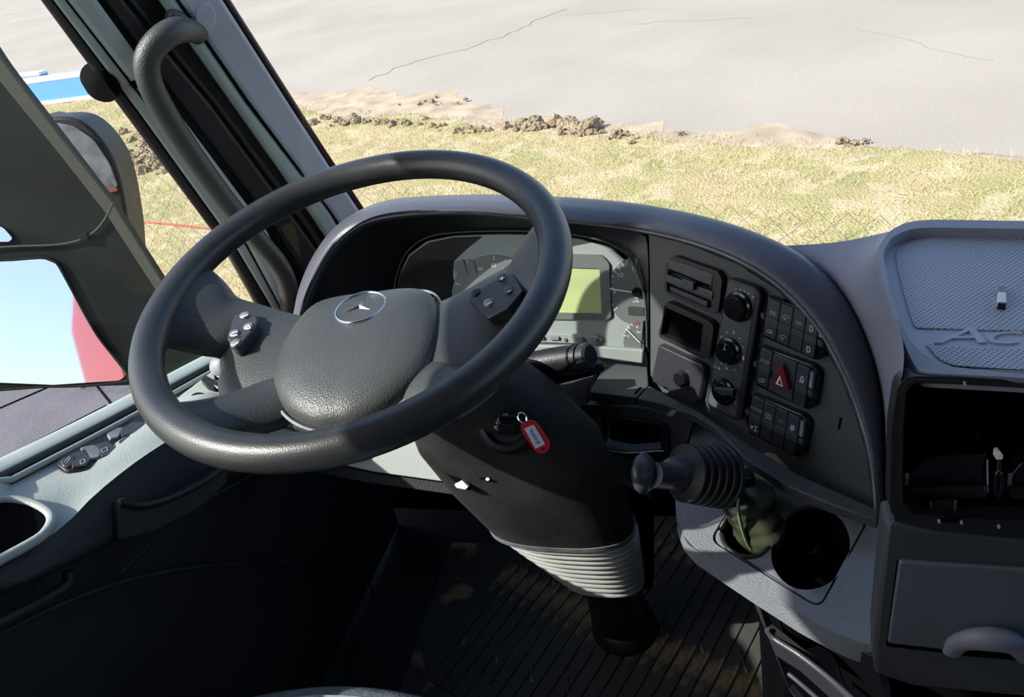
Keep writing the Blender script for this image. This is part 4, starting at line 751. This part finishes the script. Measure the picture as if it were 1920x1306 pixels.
# ================================================================ STEERING WHEEL
ROT = math.radians(6.2); cR, sR = math.cos(ROT), math.sin(ROT); UW = PW.u*cR+PW.v*sR
def wp_(u, v, h): return PW.pt(u*cR-v*sR, u*sR+v*cR, h)
wh = thing('steering_wheel', 'large four-spoke black steering wheel with a grained airbag pad', 'steering wheel', WC)
RR = .2085
tube('rim', [wp_(RR*math.cos(a), RR*math.sin(a), 0) for a in np.linspace(0, 2*math.pi, 48, endpoint=False)], .0165, 'rim', wh, n=160, seg=24, closed=True, up=nW)
secs = [(-.206, .012, .060, -.001, .008), (-.193, .009, .056, -.014, .013), (-.17, .004, .046, -.034, .016), (-.145, .002, .041, -.050, .018), (-.125, -.010, .051, -.060, .019), (-.095, -.034, .074, -.066, .021), (-.05, -.042, .082, -.070, .024), (0, -.047, .088, -.072, .025)]
secs += [(-s[0],)+s[1:] for s in secs[:-1]][::-1]
tube('spoke_bar', [wp_(s[0], s[1], s[3]) for s in secs], [(s[2], s[4]) for s in secs], 'hub', wh, n=90, seg=40, up=nW, caps=False)
for sg in (-1, 1):
    tube('spoke', [wp_(sg*.06, -.075, -.068), wp_(sg*.085, -.100, -.060), wp_(sg*.110, -.123, -.044), wp_(sg*.130, -.143, -.024), wp_(sg*.145, -.158, -.006)], [(.036, .019), (.034, .019), (.029, .017), (.028, .014), (.034, .010)], 'hub', wh, n=40, seg=28, up=nW)
# airbag pad: domed shield
out = [(0, .034), (.04, .034), (.066, .024), (.080, -.01), (.084, -.05), (.076, -.088), (.052, -.120), (.022, -.138), (0, -.140)]
out = out+[(-x, y) for x, y in out[1:-1]][::-1]
O2 = catm([A_(p) for p in out], 72, True); cc = A_([0, -.05])
vs = []; fs = []; prof = [(1.03, -.078), (1.03, -.056), (1.0, -.046), (.96, -.0405), (.85, -.0355), (.65, -.0315), (.4, -.0295), (.2, -.029)]
for s, h in prof:
    for p in O2: q = cc+(p-cc)*s; vs.append(wp_(q[0], q[1], h))
vs.append(wp_(cc[0], cc[1], -.0288)); k = len(prof)
fs = [[i*72+j, i*72+(j+1) % 72, (i+1)*72+(j+1) % 72, (i+1)*72+j] for i in range(k-1) for j in range(72)]+[[(k-1)*72+j, (k-1)*72+(j+1) % 72, k*72] for j in range(72)]
link('airbag_pad', vs, fs, 'pad', wh, ang=60)
tube('pad_seam', [wp_(*(cc+(p-cc)*1.055), -.052) for p in O2], .0018, 'plate', wh, n=100, seg=8, closed=True)
PLo = Pl(wp_(0, -.002, -.0335), nW+PW.v*.13, UW)
lg = tube('emblem_ring', [PLo.pt(.0265*math.cos(a), .0265*math.sin(a), .002) for a in np.linspace(0, 2*math.pi, 24, endpoint=False)], .0014, 'chrome', wh, n=60, seg=10, closed=True)
for k in range(3):
    a = math.radians(90+120*k); d = A_([math.cos(a), math.sin(a)]); e = A_([-d[1], d[0]])
    b_ = [d*.0255, e*.0048+d*.0005, -d*.002, -e*.0048+d*.0005]
    v_ = [PLo.pt(*p, .001) for p in b_]+[PLo.pt(*(d*.001), .0045)]
    link('emblem_star_arm', v_, [[0, 1, 4], [1, 2, 4], [2, 3, 4], [3, 0, 4], [0, 1, 2, 3]], 'chrome', lg, smooth=False)
# control pods
PWr = Pl(wp_(.155, 0, -.026), nW-UW*.42, UW); PWl = Pl(wp_(-.145, 0, -.031), nW+UW*.2, UW)
podR = [(877, 562), (890, 547), (935, 520), (962, 511), (972, 527), (981, 545), (955, 575), (913, 597)]
podL = [(440, 588), (463, 584), (484, 596), (478, 614), (462, 632), (447, 650), (436, 648), (425, 633)]
pr = prism('control_pod', PWr, podR, -.010, .004, 'black', wh, r=.004, bev=.0015); plf = prism('control_pod', PWl, podL, -.010, .005, 'switch', wh, r=.004, bev=.0015)
def btn(pl_, par, q, m_): 
    b_ = lathe('pod_button', pl_.at(q, .004), nW, [(.0055, 0), (.0052, .0018), (.004, .0026), (.001, .0028)], m_, par, seg=18)
    return b_
for q, mm in (((941, 521), 'switch'), ((955, 545), 'switch'), ((917, 568), 'plate'), ((894, 549), 'black')): btn(PWr, pr, q, mm)
strokes('pod_symbol', PWr, [[(937, 523), (946, 520)], [(941, 519), (942, 525)], [(952, 547), (958, 544)], [(913, 571), (921, 566)]], .0011, 'white', pr, h=.0072)
for q in ((459, 592), (466, 613), (440, 626), (442, 644)): btn(PWl, plf, q, 'plate')
strokes('pod_symbol', PWl, [[(455, 594), (464, 590)], [(462, 612), (466, 610), (469, 615), (464, 617), (462, 612)], [(436, 624), (444, 622)], [(437, 630), (444, 628)], [(440, 646), (446, 642)]], .0016, 'white', plf, h=.0075)
# ================================================================ COLUMN
sc_ = thing('steering_column', 'dark steering column shroud running from the wheel to the floor', 'column', (-.2, .88, 0))
def cpt(px, y): return hy(px, y)
def rg(px, y, hw, ry): c = cpt(px, y); return (c, hw*float(np.linalg.norm(c-CAM))/1400, ry)
stack('shroud', [rg((860, 690), .70, 110, .05), rg((895, 740), .715, 145, .06), rg((950, 820), .735, 172, .066), rg((1000, 900), .755, 160, .06), rg((1050, 978), .775, 134, .050), rg((1052, 984), .776, 132, .048)], 'shroud', sc_)
stack('shroud_edge', [rg((1051, 979), .776, 136, .051), rg((1053, 987), .778, 134, .050)], 'plate', sc_)
nple = 10
for k in range(nple):
    t = k/nple; t1 = (k+.55)/nple; t2 = (k+1.05)/nple
    f_ = lambda t, s: rg((1060+76*t, 988+98*t), .780+.045*t, (131-62*t)*s, (.050-.010*t)*s)
    stack('pleat', [f_(t, .93), f_((t+t1)/2, .97), f_(t1, 1.), f_(t2, .93)], 'boot', sc_, ang=70)
stack('lower_tube', [rg((1132, 1075), .822, 52, .033), rg((1150, 1110), .84, 50, .034), rg((1165, 1150), .865, 54, .038), rg((1172, 1172), .88, 58, .042)], 'black', sc_, ex=2)
base = hz((1172, 1178), .005)
lathe('floor_ring', base, (0, 0, 1), [(.04, .03), (.052, .022), (.058, .012), (.062, .004), (.062, -.004)], 'rubber', sc_, seg=40)
link('column_back_cover', [cpt((1040, 720), .86), cpt((1095, 760), .86), cpt((1110, 860), .88), cpt((1225, 980), .90), cpt((1225, 1090), .92), cpt((1120, 1090), .92), cpt((1060, 950), .90)], [[0, 1, 2, 3, 4, 5, 6]], 'void', sc_, solid=.03)
# chipped screw holes
Psh = Pl(cpt((908, 893), .70), (ray((908, 893))*-1), (1, 0, 0))
Psh = Pl((-.275, .671, .589), (-.12, -.93, .34), (1, 0, 0))
prism('screw_hole', Psh, circ((908, 893), 11, 7, 14), .0, .003, 'void', sc_, bev=0); prism('worn_chip', Psh, [(897, 890), (905, 885), (916, 889), (913, 892), (905, 889), (899, 893)], .003, .0036, 'whitep', sc_, bev=0); prism('worn_chip', Psh, circ((914, 898), 4, 3, 8), .003, .0036, 'whitep', sc_, bev=0); prism('worn_chip', Psh, [(852, 908), (866, 900), (878, 912), (872, 917), (856, 914)], -.004, .001, 'whitep', sc_, bev=0)
prism('notch', Psh, [(828, 880), (850, 884), (872, 905), (880, 920), (850, 900)], -.006, .0, 'void', sc_, bev=0)
# ignition
ig = thing('ignition_lock', 'round dark ignition lock on the column with a key in it', 'lock', cpt((950, 790), .665))
igc = cpt((950, 792), .668); ign = A_([.12, -.78, .62]); ign /= np.linalg.norm(ign)
lathe('bezel', igc-ign*.02, ign, [(.040, 0), (.038, .018), (.034, .024), (.028, .025), (.024, .019), (.001, .018)], 'rubber', ig, seg=36)
lathe('barrel', igc, ign, [(.017, 0), (.016, .008), (.012, .010), (.001, .010)], 'gloss', ig)
ky = thing('ignition_key', 'black ignition key with bright edge in the ignition lock', 'key', igc+ign*.012); PI = Pl(igc+ign*.02, ign, (1, 0, 0))
prism('key_head', PI, [(935, 776), (968, 778), (975, 790), (968, 800), (938, 798), (930, 788)], 0, .012, 'gloss', ky, r=.004, bev=.002); prism('key_blade', PI, [(930, 790), (938, 788), (938, 794), (930, 796)], .002, .013, 'steel', ky, bev=.0005)
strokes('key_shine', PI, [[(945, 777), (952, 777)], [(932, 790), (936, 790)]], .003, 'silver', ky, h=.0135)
tube('key_ring', [PI.at(p, .012) for p in ((972, 776), (980, 774), (987, 782), (986, 792), (978, 792), (972, 785))], .001, 'chrome', ky, n=30, seg=6, closed=True)
PTg = Pl(PI.at((1003, 820), .02), A_([.1, -.9, .42]))
ft_ = thing('key_fob', 'red plastic key fob with a white handwritten label hanging from the key', 'key fob', PTg.at((1010, 850)))
plate('fob_frame', PTg, [(976, 796), (990, 787), (1004, 790), (1031, 829), (1031, 842), (1018, 851), (1006, 849), (978, 810)], [circ((1018, 842), 3.5, 3, 12)], 0, .0035, 'red', ft_, r=.004, hr=0, bev=.001)
prism('paper_label', PTg, [(983, 803), (1001, 796), (1022, 832), (1004, 841)], .0035, .0042, 'paper', ft_, r=.0005, bev=0)
strokes('handwriting', PTg, [[(995, 803), (998, 807), (994, 809), (999, 811)], [(996, 815), (1002, 813), (999, 818), (1005, 818)], [(1001, 823), (1007, 821), (1005, 827)], [(1004, 831), (1011, 827), (1009, 833)]], .0008, 'ink', ft_, h=.0044)
# stalk
sk = thing('control_stalk', 'thick black control stalk with a round end cap right of the column', 'lever', hy((1000, 690), .80))
tube('stalk_body', [hy((880, 706), .79), hy((960, 690), .78), hy((1040, 676), .77), hy((1088, 669), .76)], [.014, .0165, .0175, .0165], 'black', sk, n=30, seg=24)
sd = hy((1100, 667), .755)-hy((1040, 676), .77); sd /= np.linalg.norm(sd)
lathe('end_cap', hy((1092, 669), .757), sd, [(.0165, 0), (.0165, .010), (.0135, .013), (.001, .013)], 'switchlow', sk)
for t_ in (1078, 1084): tube('collar', [hy((t_, 670.5), .762), hy((t_+3, 670), .761)], .0176, 'gloss', sk, n=2, seg=24)
k2 = thing('lower_stalk', 'slim black stalk mount below the thick control stalk', 'lever', hy((1050, 720), .80))
tube('arm', [hy((930, 740), .79), hy((1020, 706), .80), (hy((1110, 690), .81)), hy((1128, 684), .815)], [.02, .016, .010, .008], 'gloss', k2, n=24, seg=16)
prism('mount_plate', Pl(hy((1060, 720), .84), nrm(10, 20)), [(980, 700), (1120, 690), (1100, 735), (1100, 760), (1060, 770), (990, 760)], -.02, 0, 'switch', k2, r=.005, bev=.003)
# ================================================================ FLOOR MAT AND SEAT
fm = thing('floor_mat', 'muddy ribbed black rubber floor mat around the column foot', 'mat', (0, .7, 0))
box('sheet', (.05, .62, .002), (1.3, .9, .004), 'floor', fm, 0)
dA = hz((1180, 1300), 0)-hz((1290, 1110), 0); dA[2] = 0; dA /= np.linalg.norm(dA); dB = A_([-dA[1], dA[0], 0])
c0 = hz((1300, 1200), .004)
axf = A_([dA, dB, [0, 0, 1.]])
for k in range(-15, 16):
    c = c0+dB*k*.027
    box('rib', c+A_([0, 0, .0015]), (.62, .0235, .004), 'floor', fm, .001, axf)
for k in range(-5, 6):
    for t_ in (-.22, 0, .2):
        c = c0+dB*(k*.081+.013)+dA*t_+A_([0, 0, .0045]); a_ = math.radians(38); d2 = dA*math.cos(a_)+dB*math.sin(a_)
        box('chevron', c, (.05, .005, .003), 'floor', fm, .0008, A_([d2, np.cross([0, 0, 1], d2), [0, 0, 1.]]))
st_ = thing('driver_seat', 'grey-blue patterned fabric seat cushion edge at the bottom of the view', 'seat', (-.37, .1, 0))
s0 = hz((700, 1268), .52)
vsx = [[A_([s0[0]-.24+.48*i/8, s0[1]+(.004 if 0 else 0)-.5+t, .52+z_-.0*abs(i-4)]) for i in range(9)] for t, z_ in ((0, .03), (.2, .02), (.40, .01), (.47, -.0), (.5, -.025), (.5, -.10))]
for r_ in vsx:
    for i, p in enumerate(r_): p[1] -= .06*((i-4)/4)**2; p[2] -= .012*((i-4)/4)**2
loft('cushion', vsx, 'seat', st_, n=36, k=30)
for t_ in (-.03, -.05, -.075): tube('stitching', [A_([s0[0]-.22+.44*i/8, s0[1]+t_-.06*((i-4)/4)**2, .527-.0*i-(t_+.03)*.0-.012*((i-4)/4)**2]) for i in range(9)], .0015, 'plate', st_, n=30, seg=6)
tube('seat_post', [(s0[0], s0[1]-.25, 0), (s0[0], s0[1]-.25, .5)], .12, 'void', st_, n=2, seg=20)
